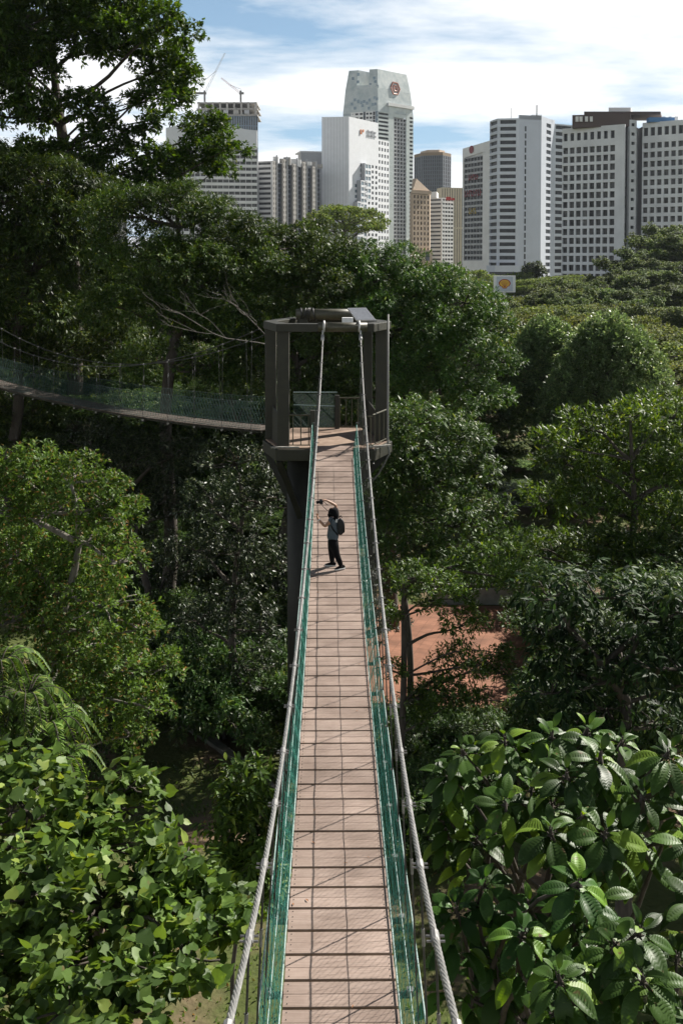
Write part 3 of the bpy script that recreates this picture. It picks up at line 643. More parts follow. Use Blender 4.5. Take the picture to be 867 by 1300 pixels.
    b.body(shrink(box4(112, Y, 162, Y+5)), GCITY, GZ(232, Y)); b.facade(G(112, Y), G(162, Y+5), GCITY, GZ(232, Y), 8, 12, 0.7, 0.5, 0.5, 'glass_curt', M['w_conc']); b.done()
    # big tapered tower
    Y = 820; b = Bld('tapered_tower', 'tallest pale green tower with sloped crown and round emblem', G(480, Y+30), M['w_tower'])
    A, C1, D = G(gx(435.5, 140), Y+10), G(gx(480, 140), Y), G(gx(524.5, 140), Y+30)
    Av, Cv, Dv = map(Vector, (A, C1, D)); Bk = Av+(Dv-Cv)
    zs = GZ(141, Y); zn = GZ(90, Y)
    b.body([A, C1, D, tuple(Bk)], GCITY, zs, inset=4.5)
    # left face: side strips and centre strips
    cuts = [0, .22, .33, .58, .64, .84, .92, 1.0]; spec = [(4, 'glass_blue', .7, .6, 'w_tower'), (1, 'glass_curt', .5, .1, 'w_white'), (2, 'glass_dark', .72, .5, 'w_white'), (1, 'glass_dark', .9, .9, 'w_bgrey'), (2, 'glass_dark', .72, .5, 'w_white'), (1, 'glass_dark', .8, .9, 'w_white'), (2, 'glass_blue', .85, .6, 'w_bgrey')]
    for k in range(7):
        n, g, fw, fh, wm = spec[k]; b.facade(Av.lerp(Cv, cuts[k]), Av.lerp(Cv, cuts[k+1]), GCITY, zs, n, 48, fw, fh, 0.6, g, M[wm])
    # right face: balconies, frame, recessed grid, balconies
    b.facade(Cv, Cv.lerp(Dv, .30), GCITY, zs, 1, 48, 0.94, 0.55, 1.2, 'glass_dark', M['w_tower'])
    b.facade(Cv.lerp(Dv, .30), Cv.lerp(Dv, .44), GCITY, zs+6, 1, 3, .05, .05, 0.3, 'glass_dark', M['w_tower'])
    b.facade(Cv.lerp(Dv, .44)+Vector((0, 1.5)), Cv.lerp(Dv, .80)+Vector((0, 1.5)), GCITY, zs-3, 4, 48, 0.70, 0.62, 1.6, 'glass_dark', M['w_mid'])
    b.facade(Cv.lerp(Dv, .80), Cv.lerp(Dv, .89), GCITY, zs+6, 1, 3, .05, .05, 0.3, 'glass_dark', M['w_tower'])
    b.facade(Cv.lerp(Dv, .89), Dv, GCITY, zs, 1, 48, 0.94, 0.5, 1.2, 'glass_dark', M['w_tower'])
    bx = MB(); q = Cv.lerp(Dv, .62)
    b.facade(Cv.lerp(Dv, .44)+Vector((0, .2)), Cv.lerp(Dv, .80)+Vector((0, .2)), zs-2.9, zs+7, 1, 1, 0.6, 0.18, 0.3, 'glass_dark', M['w_tower'])
    # crown: sloped sides with a notch in the left ridge
    def lp(p, z): return b.r((p.x, p.y, z))
    tA = P(443, 91, Y+13); tC = P(479, 87.5, Y+5); tD = P(516, 101, Y+30); tAv, tCv, tDv = (Vector((q.x, q.y)) for q in (tA, tC, tD)); tB = tAv+(tDv-tCv)
    zA = tC.z
    cr_ = MB()
    base = [Av, Cv, Dv, Bk]; topv = [tAv, tCv, tDv, tB]
    zmid = zs + (zA-zs)*0.55
    mid = [x.lerp(y, 0.42) for x, y in zip(base, topv)]
    cr_.hexa([lp(v, zs+.05) for v in base]+[lp(v, zmid) for v in mid])
    for (t0, t1, z1) in ((0, .34, zA), (.34, .72, zmid+(zA-zmid)*.18), (.72, 1, zA)):
        fr = [mid[0].lerp(mid[1], t0), mid[0].lerp(mid[1], t1), mid[3].lerp(mid[2], t1), mid[3].lerp(mid[2], t0)]
        tp = [topv[0].lerp(topv[1], t0), topv[0].lerp(topv[1], t1), topv[3].lerp(topv[2], t1), topv[3].lerp(topv[2], t0)]
        k = (z1-zmid)/(zA-zmid); tp = [f.lerp(t, k) for f, t in zip(fr, tp)]
        cr_.hexa([lp(v, zmid+.05) for v in fr]+[lp(v, z1) for v in tp])
    cr_.build('crown', M['w_crown'], b.o)
    n_ = Vector((Dv-Cv)).normalized(); nrm = Vector((n_.y, -n_.x, 0))
    for k in range(26):                                   # scattered small openings of the crown's left face
        t = random.uniform(.05, .95); s = random.uniform(.02, .5 if .34 < t < .72 else .92); z = zs+(zA-zs)*s
        kx = s if s > .55 else s
        f0 = base[0].lerp(base[1], t).lerp(topv[0].lerp(topv[1], t), kx*0.97); f1 = f0 + (base[1]-base[0]).normalized()*2.2
        b.win.append((0, lp(f0+Vector((0, -.35)), z), lp(f1+Vector((0, -.35)), z), lp(f1+Vector((0, -.2)), z+2.4), lp(f0+Vector((0, -.2)), z+2.4), 'glass_blue', 1))
    # ledge
    MB().hexa([lp(Cv.lerp(Dv, .26)+Vector((.8, -1.2)), zs+5.6), lp(Dv+Vector((.8, -1.0)), zs+5.6), lp(Dv+Vector((0, 1)), zs+5.6), lp(Cv.lerp(Dv, .26)+Vector((0, 1)), zs+5.6),
               lp(Cv.lerp(Dv, .26)+Vector((.8, -1.2)), zs+8.2), lp(Dv+Vector((.8, -1.0)), zs+8.2), lp(Dv+Vector((0, 1)), zs+8.2), lp(Cv.lerp(Dv, .26)+Vector((0, 1)), zs+8.2)]).build('ledge', M['w_white'], b.o)
    # emblem on the crown's right slope
    c0 = P(501, 112.5, Y+16.0); u = Vector((n_.x, n_.y, 0)); up = (Vector((tCv.x-Cv.x, tCv.y-Cv.y, zA-zs))).normalized(); nn = u.cross(up).normalized(); nn = nn if nn.y < 0 else -nn
    # put the emblem on the slope plane
    o_ = Vector((Cv.x, Cv.y, zs)); dd = ray(501, 112.5); o0 = Vector((0, 0, CZ)); tt = (o_-o0).dot(nn)/dd.dot(nn); c0 = o0+dd*tt + nn*0.5
    em = MB()
    for rr, k0 in ((5.6, 6), (2.6, 6)):
        pts = [c0 + u*rr*math.cos(2*math.pi*k/k0)*.95 + up*rr*math.sin(2*math.pi*k/k0) for k in range(k0+1)]
        em.tube([b.r(q) for q in pts], .8, 6)
    em.tube([b.r(c0-u*1.6), b.r(c0+u*1.6)], .6, 6)
    em.build('emblem', M['rust'], b.o)
    b.done()
    # white slab building with stepped blue glass corner
    Y = 700; b = Bld('slab_building', 'white slab building with blank left wall and blue glass stepped corner', G(450, Y+20), M['w_slab'])
    A, C1, D = G(gx(408.5, 149), Y+2), G(gx(443, 149), Y), G(gx(480, 160), Y+32); Av, Cv, Dv = map(Vector, (A, C1, D)); E = Vector(G(gx(494, 176), Y+46))
    zt = GZ(148, Y); zt2 = GZ(178.5, Y+40); Bk = Av+(Dv-Cv)
    b.body([A, C1, D, tuple(Bk)], GCITY, zt, inset=2.2); b.body([D, tuple(E), tuple(E+Av-Cv), tuple(Bk)], GCITY, zt2-1, inset=2)
    b.facade(Av, Cv, GCITY, zt, 1, 1, .001, .001, .01, 'glass_curt', M['w_slab'])
    for k in range(1, 9): MB().box(b.r((Av.lerp(Cv, k/9).x, Av.lerp(Cv, k/9).y-0.04, (GCITY+zt)/2)), (0.14, 0.1, zt-GCITY-1)).build('panel_joint', M['w_mid'], b.o)
    rows = 36; rh = (zt-GCITY)/rows
    def sk(i, j): return j > rows-8 and True
    b.facade(Cv, Cv.lerp(Dv, .18), GCITY, zt, 1, 1, .001, .001, .01, 'glass_curt')
    nb = 9
    for (t0, t1, r0, r1, gl, nn_) in ((.06, .60, rows-8, rows-6, None, 0),):
        pass
    segs = [(.18, .36, 24, 'glass_blue'), (.36, .60, 27, 'glass_blue'), (.60, 1.0, 28, 'glass_dark')]
    b.facade(Cv.lerp(Dv, .18), Dv, zt-rh*8, zt, 1, 1, .001, .001, .01, 'glass_curt')
    b.facade(Cv.lerp(Dv, .18), Cv.lerp(Dv, .36), GCITY, zt-rh*12, 1, rows-12, .8, .55, .6, 'glass_blue')
    b.facade(Cv.lerp(Dv, .18), Cv.lerp(Dv, .36), zt-rh*12, zt-rh*8, 1, 4, .02, .02, .1, 'glass_blue')
    b.facade(Cv.lerp(Dv, .36), Cv.lerp(Dv, .62), GCITY, zt-rh*8, 2, rows-8, .78, .6, .6, 'glass_blue')
    b.facade(Cv.lerp(Dv, .62), Dv, GCITY, zt-rh*8, 3, rows-8, .55, .55, .6, 'glass_dark')
    b.facade(Dv, E, GCITY, zt2, 4, rows-9, .55, .55, .6, 'glass_dark')
    for (t, z0, z1) in ((.50, zt-rh*15, zt-rh*8.2), (.36, zt-rh*20, zt-rh*11.5), (.24, zt-rh*27, zt-rh*15.5)):
        q = Cv.lerp(Dv, t); un = (Dv-Cv).normalized(); nr = Vector((un.y, -un.x)); w = 7.5
        p4 = [q-un*w/2, q-un*w/2+nr*3, q+un*w/2+nr*3, q+un*w/2]
        b.body([tuple(x) for x in p4], z0, z1, M['w_mid'], 'bay')
        nn_ = int((z1-z0)/rh)
        b.facade(p4[1]+nr*.6, p4[2]+nr*.6, z0, z1, 2, nn_, .85, .62, .3, 'glass_blue', M['w_slab'])
    q = Cv.lerp(Dv, .50); u = Vector(((Dv-Cv).normalized().x, (Dv-Cv).normalized().y, 0)); nr = Vector((u.y, -u.x, 0)); z_ = zt-9
    lg = MB()
    for k in range(2): lg.box(b.r((q.x-2.5+1.7*k+nr.x*.4, q.y+nr.y*.4+(-2.5+1.7*k)*u.y/u.x, z_+1.0*k)), (1.5, .3, 3.4-1.5*k), math.atan2(u.y, u.x))
    lg.build('logo', M['orange'], b.o)
    lt = MB()
    for r_ in range(2):
        for k in range(6): lt.box(b.r((q.x+2.6+1.15*k+nr.x*.4, q.y+nr.y*.4+(2.6+1.15*k)*u.y/u.x, z_+1.2-2.7*r_+(0.25 if k % 3 == 0 else 0))), (.75, .3, 1.5 if k % 3 else 2.0), math.atan2(u.y, u.x))
    lt.build('lettering', M['w_gdark'], b.o); b.done()
    # dark hexagonal tower
    Y = 980; b = Bld('dark_tower', 'dark grey faceted tower with brown crown, right of the tallest tower', G(549, Y+20), M['w_gdark'])
    pts = [G(gx(525.5, 195), Y+25), G(gx(537, 195), Y+4), G(gx(562, 195), Y), G(gx(572.5, 195), Y+16), G(565, Y+48), G(533, Y+50)]
    zt = GZ(197, Y); b.body(pts, GCITY, zt, inset=1.2)
    for k in range(3): b.facade(pts[k], pts[k+1], GCITY, zt, (4, 9, 4)[k], 38, .5, .8, .4, 'glass_dark', M['w_gdark'])
    b.body(pts, zt+.02, GZ(193, Y), M['w_gold'], 'crown'); b.body(pts, GZ(193, Y)+.02, GZ(189, Y), M['w_tan'], 'roof', inset=6); b.done()
    # tan ornate building with arch
    Y = 600; b = Bld('tan_building', 'tan stone building with cornice and arched base beside the tallest tower', G(536, Y+10), M['w_tan'])
    A, C1 = G(gx(524, 240), Y), G(gx(545.5, 240), Y+10); zt = GZ(242, Y)
    b.body(shrink([A, C1, G(546, Y+30), G(520, Y+30)], 1.2), GCITY, zt-.1); b.facade(A, C1, GCITY, GZ(246, Y), 5, 24, .42, .6, .5, 'glass_dark')
    a, c = Vector(A), Vector(C1)
    b.body([tuple(a+Vector((-.6, -1))), tuple(c+Vector((.9, -1))), tuple(c+Vector((.9, 2))), tuple(a+Vector((-.6, 2)))], GZ(245.5, Y), GZ(241, Y), None, 'cornice')
    m = MB(); zz_ = GZ(241, Y)-b.b.z; q = [(p_.x-b.b.x, p_.y-b.b.y) for p_ in (a, c, c+Vector((0, 14)), a+Vector((0, 14)))]
    m.hexa([(*q[i], zz_+.02) for i in range(4)] + [(q[0][0]+.5, q[0][1]+4, GZ(226, Y)-b.b.z), (q[0][0]+2.5, q[0][1]+4, GZ(226, Y)-b.b.z), (q[3][0]+2.5, q[3][1]-4, GZ(226, Y)-b.b.z), (q[3][0]+.5, q[3][1]-4, GZ(226, Y)-b.b.z)])
    m.build('roof', M['w_tan'], b.o); 
    av = a.lerp(c, .74); ap = MB(); pts_ = [(av.x-b.b.x-2.6, 0)]
    arc = [(-2.4, GZ(331, Y)), (2.4, GZ(331, Y))] + [(2.4*math.cos(t), GZ(324, Y)+2.4*math.sin(t)) for t in np.linspace(0, math.pi, 9)]
    b.body([tuple(a.lerp(c, .45)+Vector((0, -1.6))), tuple(c+Vector((1.5, -1.6))), tuple(c+Vector((1.5, 1))), tuple(a.lerp(c, .45)+Vector((0, 1)))], GCITY, GZ(317, Y), M['w_tan'], 'porch')
    ap.poly([(av.x-b.b.x+x, av.y-b.b.y-2.2, z-b.b.z) for x, z in arc]); ap.build('arch', M['w_gdark'], b.o); b.done()
    # banded white block with red logo
    Y = 640; b = Bld('banded_block', 'pale stepped block with thin window bands and red roof logo', G(560, Y+10), M['w_white'])
    A, C1, D = G(gx(544, 250), Y+6), G(gx(561, 250), Y), G(gx(575.5, 252), Y+8); zt = GZ(251, Y)
    b.body([A, C1, D, G(574, Y+30), G(545, Y+30)], GCITY, zt, inset=1.8)
    b.facade(A, C1, GCITY, zt, 1, 30, .98, .42, .5, 'glass_curt', M['w_white']); b.facade(C1, D, GCITY, zt, 4, 30, .8, .5, .5, 'glass_dark', M['w_white'])
    b.body([A, G(gx(554, 246), Y+1), G(556, Y+20), G(546, Y+24)], zt+.02, GZ(243, Y), None, 'roof_room')
    q = P(569, 253.0, Y+3); MB().box(b.r((q.x, Y+2.5, zt-.4)), (3.2, .6, 2.2), 0.3).box(b.r((q.x+3, Y+4, zt-.7)), (2.2, .6, 1.5), .3).build('logo', M['red'], b.o); b.done()
    # cream blocks
    Y = 760; b = Bld('cream_block', 'plain cream block behind the banded block', G(575, Y+10), M['w_cream'])
    b.body(shrink(box4(gx(560, 240), Y, gx(588, 240), Y+4)), GCITY, GZ(238, Y)-.1)
    A, D = Vector(G(gx(560, 240), Y)), Vector(G(gx(588, 240), Y+4)); b.facade(A, D, GCITY, GZ(238, Y), 9, 3, .3, .96, .3, 'glass_curt', M['w_cream']); b.done()
    # glass building in white frame with red letters
    Y = 520; b = Bld('framed_glass_building', 'glass fronted building in a white frame with red round emblem and letters', G(606, Y+12), M['w_white'])
    A, D = Vector(G(gx(587, 190), Y+22)), Vector(G(gx(623, 177), Y)); u = (D-A).normalized(); nr = Vector((u.y, -u.x))
    zb_ = GZ(352, Y); t_ = (.06, .72)
    zl, zr_ = P(587, 189, A.y).z, P(620, 178, D.y).z; zgl = zl-5.0; zgr = zl-1.5
    m = MB(); back = 22
    def q2(t, z, d=0): p_ = A+(D-A)*t - nr*d; return b.r((p_.x, p_.y, z))
    m.hexa([q2(0, GCITY, .8), q2(1, GCITY, .8), q2(1, GCITY, back), q2(0, GCITY, back), q2(0, zl, .8), q2(1, zr_, .8), q2(1, zr_, back), q2(0, zl, back)]); m.build('wall', M['w_white'], b.o)
    zlo = P(590, 331, A.y).z
    f = MB(); f.quad(q2(0, GCITY), q2(t_[0], GCITY), q2(t_[0], zl+.2), q2(0, zl)); f.quad(q2(t_[1], GCITY), q2(1, GCITY), q2(1, zr_), q2(t_[1], zl+(zr_-zl)*t_[1]))
    f.quad(q2(t_[0], zgl), q2(t_[1], zgl+1.5), q2(t_[1], zl+(zr_-zl)*t_[1]), q2(t_[0], zl+.2)); f.quad(q2(t_[0], GCITY), q2(t_[1], GCITY), q2(t_[1], zlo), q2(t_[0], zlo))
    f.quad(q2(0, GCITY), q2(0, GCITY, .8), q2(0, zl, .8), q2(0, zl)); f.quad(q2(0, zl), q2(1, zr_), q2(1, zr_, .8), q2(0, zl, .8)); f.build('frame', M['w_white'], b.o)
    b.facade(A+(D-A)*t_[0]-nr*.3, A+(D-A)*t_[1]-nr*.3, zlo, zgl, 6, 19, .9, .62, .4, 'glass_dark', M['w_mid'])
    def disc(t, z, r, mat, nm, d=-.25):
        mm = MB(); mm.poly([q2(t+r/(D-A).length*math.cos(a), z+r*math.sin(a), d) for a in np.linspace(0, 2*math.pi, 20, endpoint=False)]); mm.build(nm, mat, b.o)
    disc(.33, zl-2.0+.8, 2.1, M['red_dark'], 'emblem')
    for (z, h, mat, n, t0, t1) in ((zl-16, 3.2, 'red_dark', 5, .22, .58), (zl-24.5, 3.8, 'red_dark', 8, .08, .70), (zl-34, 3.2, 'yellow_dull', 4, .24, .52)):
        mm = MB()
        for k in range(n):                                # the signs are too far to read: strokes only
            tc_ = t0+(t1-t0)*(k+.5)/n
            mm.hexa([q2(tc_-.022, z-h/2, -.3), q2(tc_-.008, z-h/2, -.3), q2(tc_-.008, z-h/2, -.05), q2(tc_-.022, z-h/2, -.05), q2(tc_-.022, z+h/2, -.3), q2(tc_-.008, z+h/2, -.3), q2(tc_-.008, z+h/2, -.05), q2(tc_-.022, z+h/2, -.05)])
            dz = (k*37 % 3-1)*h*.3
            mm.hexa([q2(tc_-.005, z+dz-.4, -.3), q2(tc_+.024, z+dz-.4, -.3), q2(tc_+.024, z+dz-.4, -.05), q2(tc_-.005, z+dz-.4, -.05), q2(tc_-.005, z+dz+.5, -.3), q2(tc_+.024, z+dz+.5, -.3), q2(tc_+.024, z+dz+.5, -.05), q2(tc_-.005, z+dz+.5, -.05)])
        mm.build('lettering', M[mat], b.o)
    b.done()
    # office tower with banded left bay and blank centre
    Y = 470; b = Bld('office_tower', 'blue grey office tower with dark banded left bay and blank centre wall', G(675, Y+20), M['w_grey'])
    p0, p1, p2, p3, p4, p5 = (Vector(G(gx(x, 160), y)) for x, y in ((621.5, Y+10), (631, Y+1), (658.5, Y), (687, Y+3), (704, Y+18), (727, Y+24)))
    zt = GZ(150, Y); rh = (zt-GZ(345, Y))/22.6; z0 = zt-rh*24
    b.body([tuple(q) for q in (p0, p1, p2, p3, p4, p5)]+[G(726, Y+50), G(624, Y+45)], GCITY, zt-.5, inset=3)
    for a, c in ((p0, p1), (p1, p2)):
        b.facade(a, c, z0, zt, 1, 24, .97, .56, .9, 'glass_dark', M['w_grey'], edge=(0, 1.2 if a is p1 else 0), vert_off=.45)
    b.facade(p2, p3, GCITY, zt+1.5, 1, 1, .001, .001, .05, 'glass_dark', M['w_grey2'])
    u = (p3-p2).normalized(); nr = Vector((u.y, -u.x))
    a = p2.lerp(p3, .22)+nr*.12; c = p2.lerp(p3, .36)+nr*.12
    b.facade(a, c, z0, zt-rh, 1, 22, .5, .72, .1, 'glass_dark', M['w_grey2'])
    b.facade(p3, p3.lerp(p4, .30), GCITY, zt+1.5, 1, 1, .001, .001, .05, 'glass_dark', M['w_grey2']); b.facade(p3.lerp(p4, .30), p3.lerp(p4, .78), z0, zt+1.5-rh*.6, 1, 24, .72, .6, .5, 'glass_dark', M['w_grey2']); b.facade(p3.lerp(p4, .78), p4, GCITY, zt+1.5, 1, 1, .001, .001, .05, 'glass_dark', M['w_grey2'])
    b.facade(p4, p5, z0, zt, 1, 24, .90, .58, .9, 'glass_dark', M['w_grey'])
    b.body([tuple(p2.lerp(p3, .05)), tuple(p3), tuple(p4.lerp(p5, -.02)), G(700, Y+45), G(665, Y+42)], zt-.49, zt+1.45, M['w_grey2'], 'parapet')
    mm = MB(); q = P(681, 146, Y+12); mm.tube([b.r((q.x, Y+12, zt+1)), b.r((q.x, Y+12, zt+8))], .25, 5); mm.tube([b.r((q.x-12, Y+14, zt+1)), b.r((q.x-12, Y+14, zt+7))], .12, 4); mm.build('antenna', M['steel_dark'], b.o)
    MB().box(b.r((q.x, Y+14, zt+2.4)), (5, 4, 2)).build('roof_room', M['w_white'], b.o)
    zp = GZ(333, Y); pod = [tuple(Vector(G(x, y))) for x, y in ((617, Y+2), (628, Y-6), (659, Y-6), (660, Y+10), (618, Y+12))]
    b.body(pod, zp-4.5, zp-1.5, M['w_grey2'], 'podium'); b.body(pod, zp-12, zp-8, M['w_grey2'], 'podium'); b.body(pod, zp-7.9, zp-4.6, M['glass_dark'], 'podium_glass', inset=1.5); b.done()
    # long white grid blocks
    Y = 350; b = Bld('grid_apartment_block', 'long stained white block with a square grid of recessed windows', G(790, Y+15), M['w_stain'])
    p0, p1, p2, p3 = (Vector(G(gx(x, 165), y)) for x, y in ((713.5, Y+14), (793, Y+2), (815, Y+6), (905, Y-8)))
    zt = GZ(159, Y+5); zr_ = GZ(153, Y); rh = 3.26; R0 = 20
    b.body([tuple(p0), tuple(p1), tuple(p1+Vector((2, 22))), tuple(p0+Vector((3, 22)))], GCITY, zt-.5, inset=1.8); b.body([tuple(p1+Vector((0, 5))), tuple(p2+Vector((0, 5))), tuple(p2+Vector((0, 20))), tuple(p1+Vector((0, 20)))], GCITY, zr_-1)
    b.body([tuple(p2), tuple(p3), tuple(p3+Vector((0, 22))), tuple(p2+Vector((0, 22)))], GCITY, zr_-.5, inset=1.8)
    a = p0; c = p0.lerp(p1, .86)
    b.facade(a, c, zt-rh*(R0+2), zt-rh*2, 8, R0, .72, .68, 1.1, 'glass_curt', M['w_stain']); b.facade(a.lerp(c, .0), c, zt-rh*2+.01, zt, 8, 1, .55, .42, .8, 'glass_dark', M['w_stain']); b.facade(c, p1, GCITY, zt, 1, 1, .001, .001, .05, 'glass_dark', M['w_stain'])
    q0 = p1.lerp(p2, .34)+Vector((0, 1.5)); q1 = p1.lerp(p2, .74)+Vector((0, 1.5))
    b.facade(q0, q1, zr_-rh*22, zr_+1, 1, 22, .5, .34, .5, 'glass_dark', M['w_stain'])
    b.body([tuple(q0+Vector((.1, 1.2))), tuple(q1+Vector((-.1, 1.2))), tuple(q1+Vector((0, 4.9))), tuple(q0+Vector((0, 4.9)))], GCITY, zr_+.9, None, 'stair_core')
    for k in range(12): b.facade(p1.lerp(p2, .0+.03)+Vector((0, 4.6)), q0+Vector((0, 3.2)), zr_-rh*(2*k+2), zr_-rh*2*k, 1, 2, .8, .7, .3, 'glass_dark', M['w_mid']) if k < 10 else None
    b.facade(p2, p3, zr_-rh*(R0+2), zr_-rh*2, 10, R0, .66, .62, 1.1, 'glass_curt', M['w_stain']); b.facade(p2, p3, zr_-rh*2+.01, zr_, 10, 1, .62, .45, .8, 'glass_dark', M['w_stain'])
    z_ = zr_
    b.body([G(gx(726, 150), Y+8), G(gx(800, 150), Y+5), G(800, Y+22), G(728, Y+22)], zt-.4, GZ(145, Y+6), M['w_brown'], 'penthouse')
    b.body([G(gx(741, 142), Y+7), G(gx(838, 142), Y+7), G(838, Y+22), G(742, Y+22)], GZ(145, Y+6)+.02, GZ(141, Y+6), M['w_brown'], 'penthouse')
    b.body([G(gx(772, 142), Y+10), G(gx(800, 142), Y+10), G(800, Y+18), G(772, Y+18)], GZ(141, Y+6)+.02, GZ(136.5, Y+10), M['w_white'], 'roof_room')
    for x in (732, 737, 744, 750, 842, 850, 858): p_ = G(gx(x, 152), Y+6.5); MB().box(b.r((p_[0], p_[1], GZ(152, Y+6)+.3)), (1.0, .4, 1.8)).build('roof_opening', M['w_white'], b.o)
    p_ = G(gx(838, 150), Y+4); MB().box(b.r((p_[0], p_[1], zr_+.7)), (9, 3, 1.6)).build('blue_sheet', M['blue'], b.o)
    for k in range(8):
        t = .15+.1*k; p_ = p2.lerp(p3, t); 
    b.done()
M['w_cream2'] = wallm('wall_pale_grey_beige', (0.36, 0.345, 0.32)); M['w_crown'] = noise_mat('crown_panels', (0.36, 0.43, 0.44), (0.58, 0.62, 0.61), 0.22, 0.5, detail=3); M['w_grey2'] = wallm('wall_blue_grey_panel', (0.54, 0.58, 0.65), 0.2, 0.06)
build_city()
def build_sign():
    c = P(640, 360.5, 225); o = empty('roadside_sign', (c.x, c.y, c.z)); tag(o, 'white square roadside sign with yellow and red scallop shell on a post', 'sign')
    MB().box((0, 0, 0), (4.9, .5, 3.8)).build('board', M['white'], o, bevel=.05)
    MB().box((0, -.26, 0), (3.7, .03, 3.3)).build('panel', plain('pale_grey_panel', (.58, .62, .69)), o)
    def shell(k, y):
        pts = [(-.42, -1.0), (.42, -1.0), (.62, -.62), (1.0, -.52), (1.28, -.02)]
        arc = [(1.28*math.cos(t), 1.02*math.sin(t)+.0) for t in np.linspace(.12, math.pi-.12, 15)]
        pts = pts + arc + [(-1.28, -.02), (-1.0, -.52), (-.62, -.62)]
        return [(x*k, y, (z+.05)*k) for x, z in pts]
    MB().poly(shell(1.06, -.30)).build('shell_border', M['red_dark2'], o)
    MB().poly(shell(.88, -.315)).build('shell', M['yellow'], o)
    r = MB()
    for k in range(7):
        t = math.radians(28+124*k/6); r.tube([(.1*math.cos(t), -.33, -.75), (.98*math.cos(t), -.33, .80*math.sin(t)+.02)], .035, 4)
    r.build('shell_rib', M['red_dark2'], o)
    r = MB().tube([(0, 0, -1.9), (0, 0, -22)], .32, 12); r.build('post', M['white'], o)
M['red_dark2'] = plain('emblem_red', (.38, .02, .02))
build_sign()

# ------------------------------------------------------------------ vegetation
rng = np.random.default_rng(11)
LEAF = {}
def leaf_tpl(kind):
    if kind == 'small':      # folded lance leaf, 2 faces
        v = [(0, 0, 0), (-.24, .42, .07), (0, 1, -.10), (.24, .42, .07)]; f = [(0, 3, 2), (0, 2, 1)]
    elif kind == 'lance':
        v = [(0, 0, 0), (-.15, .35, .04), (-.11, .7, -.02), (0, 1, -.14), (.11, .7, -.02), (.15, .35, .04), (0, .5, -.01)]
        f = [(0, 5, 6, 1), (6, 5, 4, 3), (6, 3, 2, 1)]
    elif kind == 'heart':    # broad lobed leaf
        v = [(0, 0, 0), (-.34, -.10, .02), (-.52, .22, .03), (-.40, .58, -.04), (-.12, .84, -.10), (0, 1.08, -.20), (.12, .84, -.10), (.40, .58, -.04), (.52, .22, .03), (.34, -.10, .02), (0, .4, -.07)]
        f = [(0, 10, 2, 1), (10, 3, 2), (10, 4, 3), (10, 5, 4), (10, 6, 5), (10, 7, 6), (10, 8, 7), (0, 9, 8, 10)]
    elif kind == 'giant':    # oblong leaf, side veins running obliquely to the margin and standing up as ridges
        v = []; f = []; n = 24
        for i in range(n+1):
            t = i/n; w = .215*(max(0, math.sin(math.pi*min(1, .06+.94*t)))**.62) if 0 < i < n else .03
            zc = .10*math.sin(t*1.6)-.36*t*t; r = .022 if i % 2 else -.018; sl = .17*(1-t*.75)
            v += [(-w, t*.9+sl, zc+.07*w+r*.25-.16*sl*t), (-w*.5, t*.9+sl*.5, zc+.16*w+r), (0, t, zc-.012), (w*.5, t*.9+sl*.5, zc+.16*w+r), (w, t*.9+sl, zc+.07*w+r*.25-.16*sl*t)]
        for i in range(n):
            for k in range(4): a = i*5+k; f.append((a, a+1, a+6, a+5))
    elif kind == 'blob':     # small upturned tuft of three faces for far crowns
        v = [(0, 0, 0), (-.42, .35, .1), (0, 1, 0), (.42, .35, .1), (0, .45, .38)]; f = [(0, 3, 4), (4, 3, 2), (4, 2, 1), (0, 4, 1)]
    return np.array(v, float), f
def leaves_mesh(name, kind, pos, axis, nrm, size):
    if kind not in LEAF: LEAF[kind] = leaf_tpl(kind)
    tv, tf = LEAF[kind]; n = len(pos)
    axis = axis/np.linalg.norm(axis, axis=1, keepdims=True)
    x = np.cross(axis, nrm); x /= np.linalg.norm(x, axis=1, keepdims=True)+1e-9; z = np.cross(x, axis)
    sz = size[:, None, None]
    lr = np.random.default_rng(n+17); wf = lr.uniform(.78, 1.2, n)[:, None, None]; cf = lr.uniform(.2, 2.0, n)[:, None, None]      # each leaf its own width and curl
    V = pos[:, None, :] + sz*(tv[None, :, 0:1]*wf*x[:, None, :] + tv[None, :, 1:2]*axis[:, None, :] + (tv[None, :, 2:3]*(cf if kind != 'giant' else 1) + (0 if kind != 'giant' else -.22*(cf-1)*tv[None, :, 1:2]**2 + .18*(cf-1)*np.abs(tv[None, :, 0:1])))*z[:, None, :])
    k = len(tv); V = V.reshape(-1, 3)
    loops = np.concatenate([np.array(f) for f in tf]); tot = np.array([len(f) for f in tf]); nl = len(loops)
    LO = (np.arange(n)[:, None]*k + loops[None, :]).ravel(); TO = np.tile(tot, n); ST = np.concatenate([[0], np.cumsum(TO)[:-1]])
    me = bpy.data.meshes.new(name); me.vertices.add(len(V)); me.vertices.foreach_set('co', V.astype(np.float32).ravel())
    me.loops.add(len(LO)); me.loops.foreach_set('vertex_index', LO.astype(np.int32))
    me.polygons.add(len(TO)); me.polygons.foreach_set('loop_start', ST.astype(np.int32)); me.polygons.foreach_set('loop_total', TO.astype(np.int32))
    me.update(calc_edges=True); return me
def unit(n):
    v = rng.normal(size=(n, 3)); return v/np.linalg.norm(v, axis=1, keepdims=True)
def lump(p, ph, f):
    q = p*f; return (np.sin(q[:, 0]*1.7+ph)+np.sin(q[:, 1]*2.1+ph*2+q[:, 2])+np.sin(q[:, 2]*2.3+ph*3+q[:, 0]*.7))/3
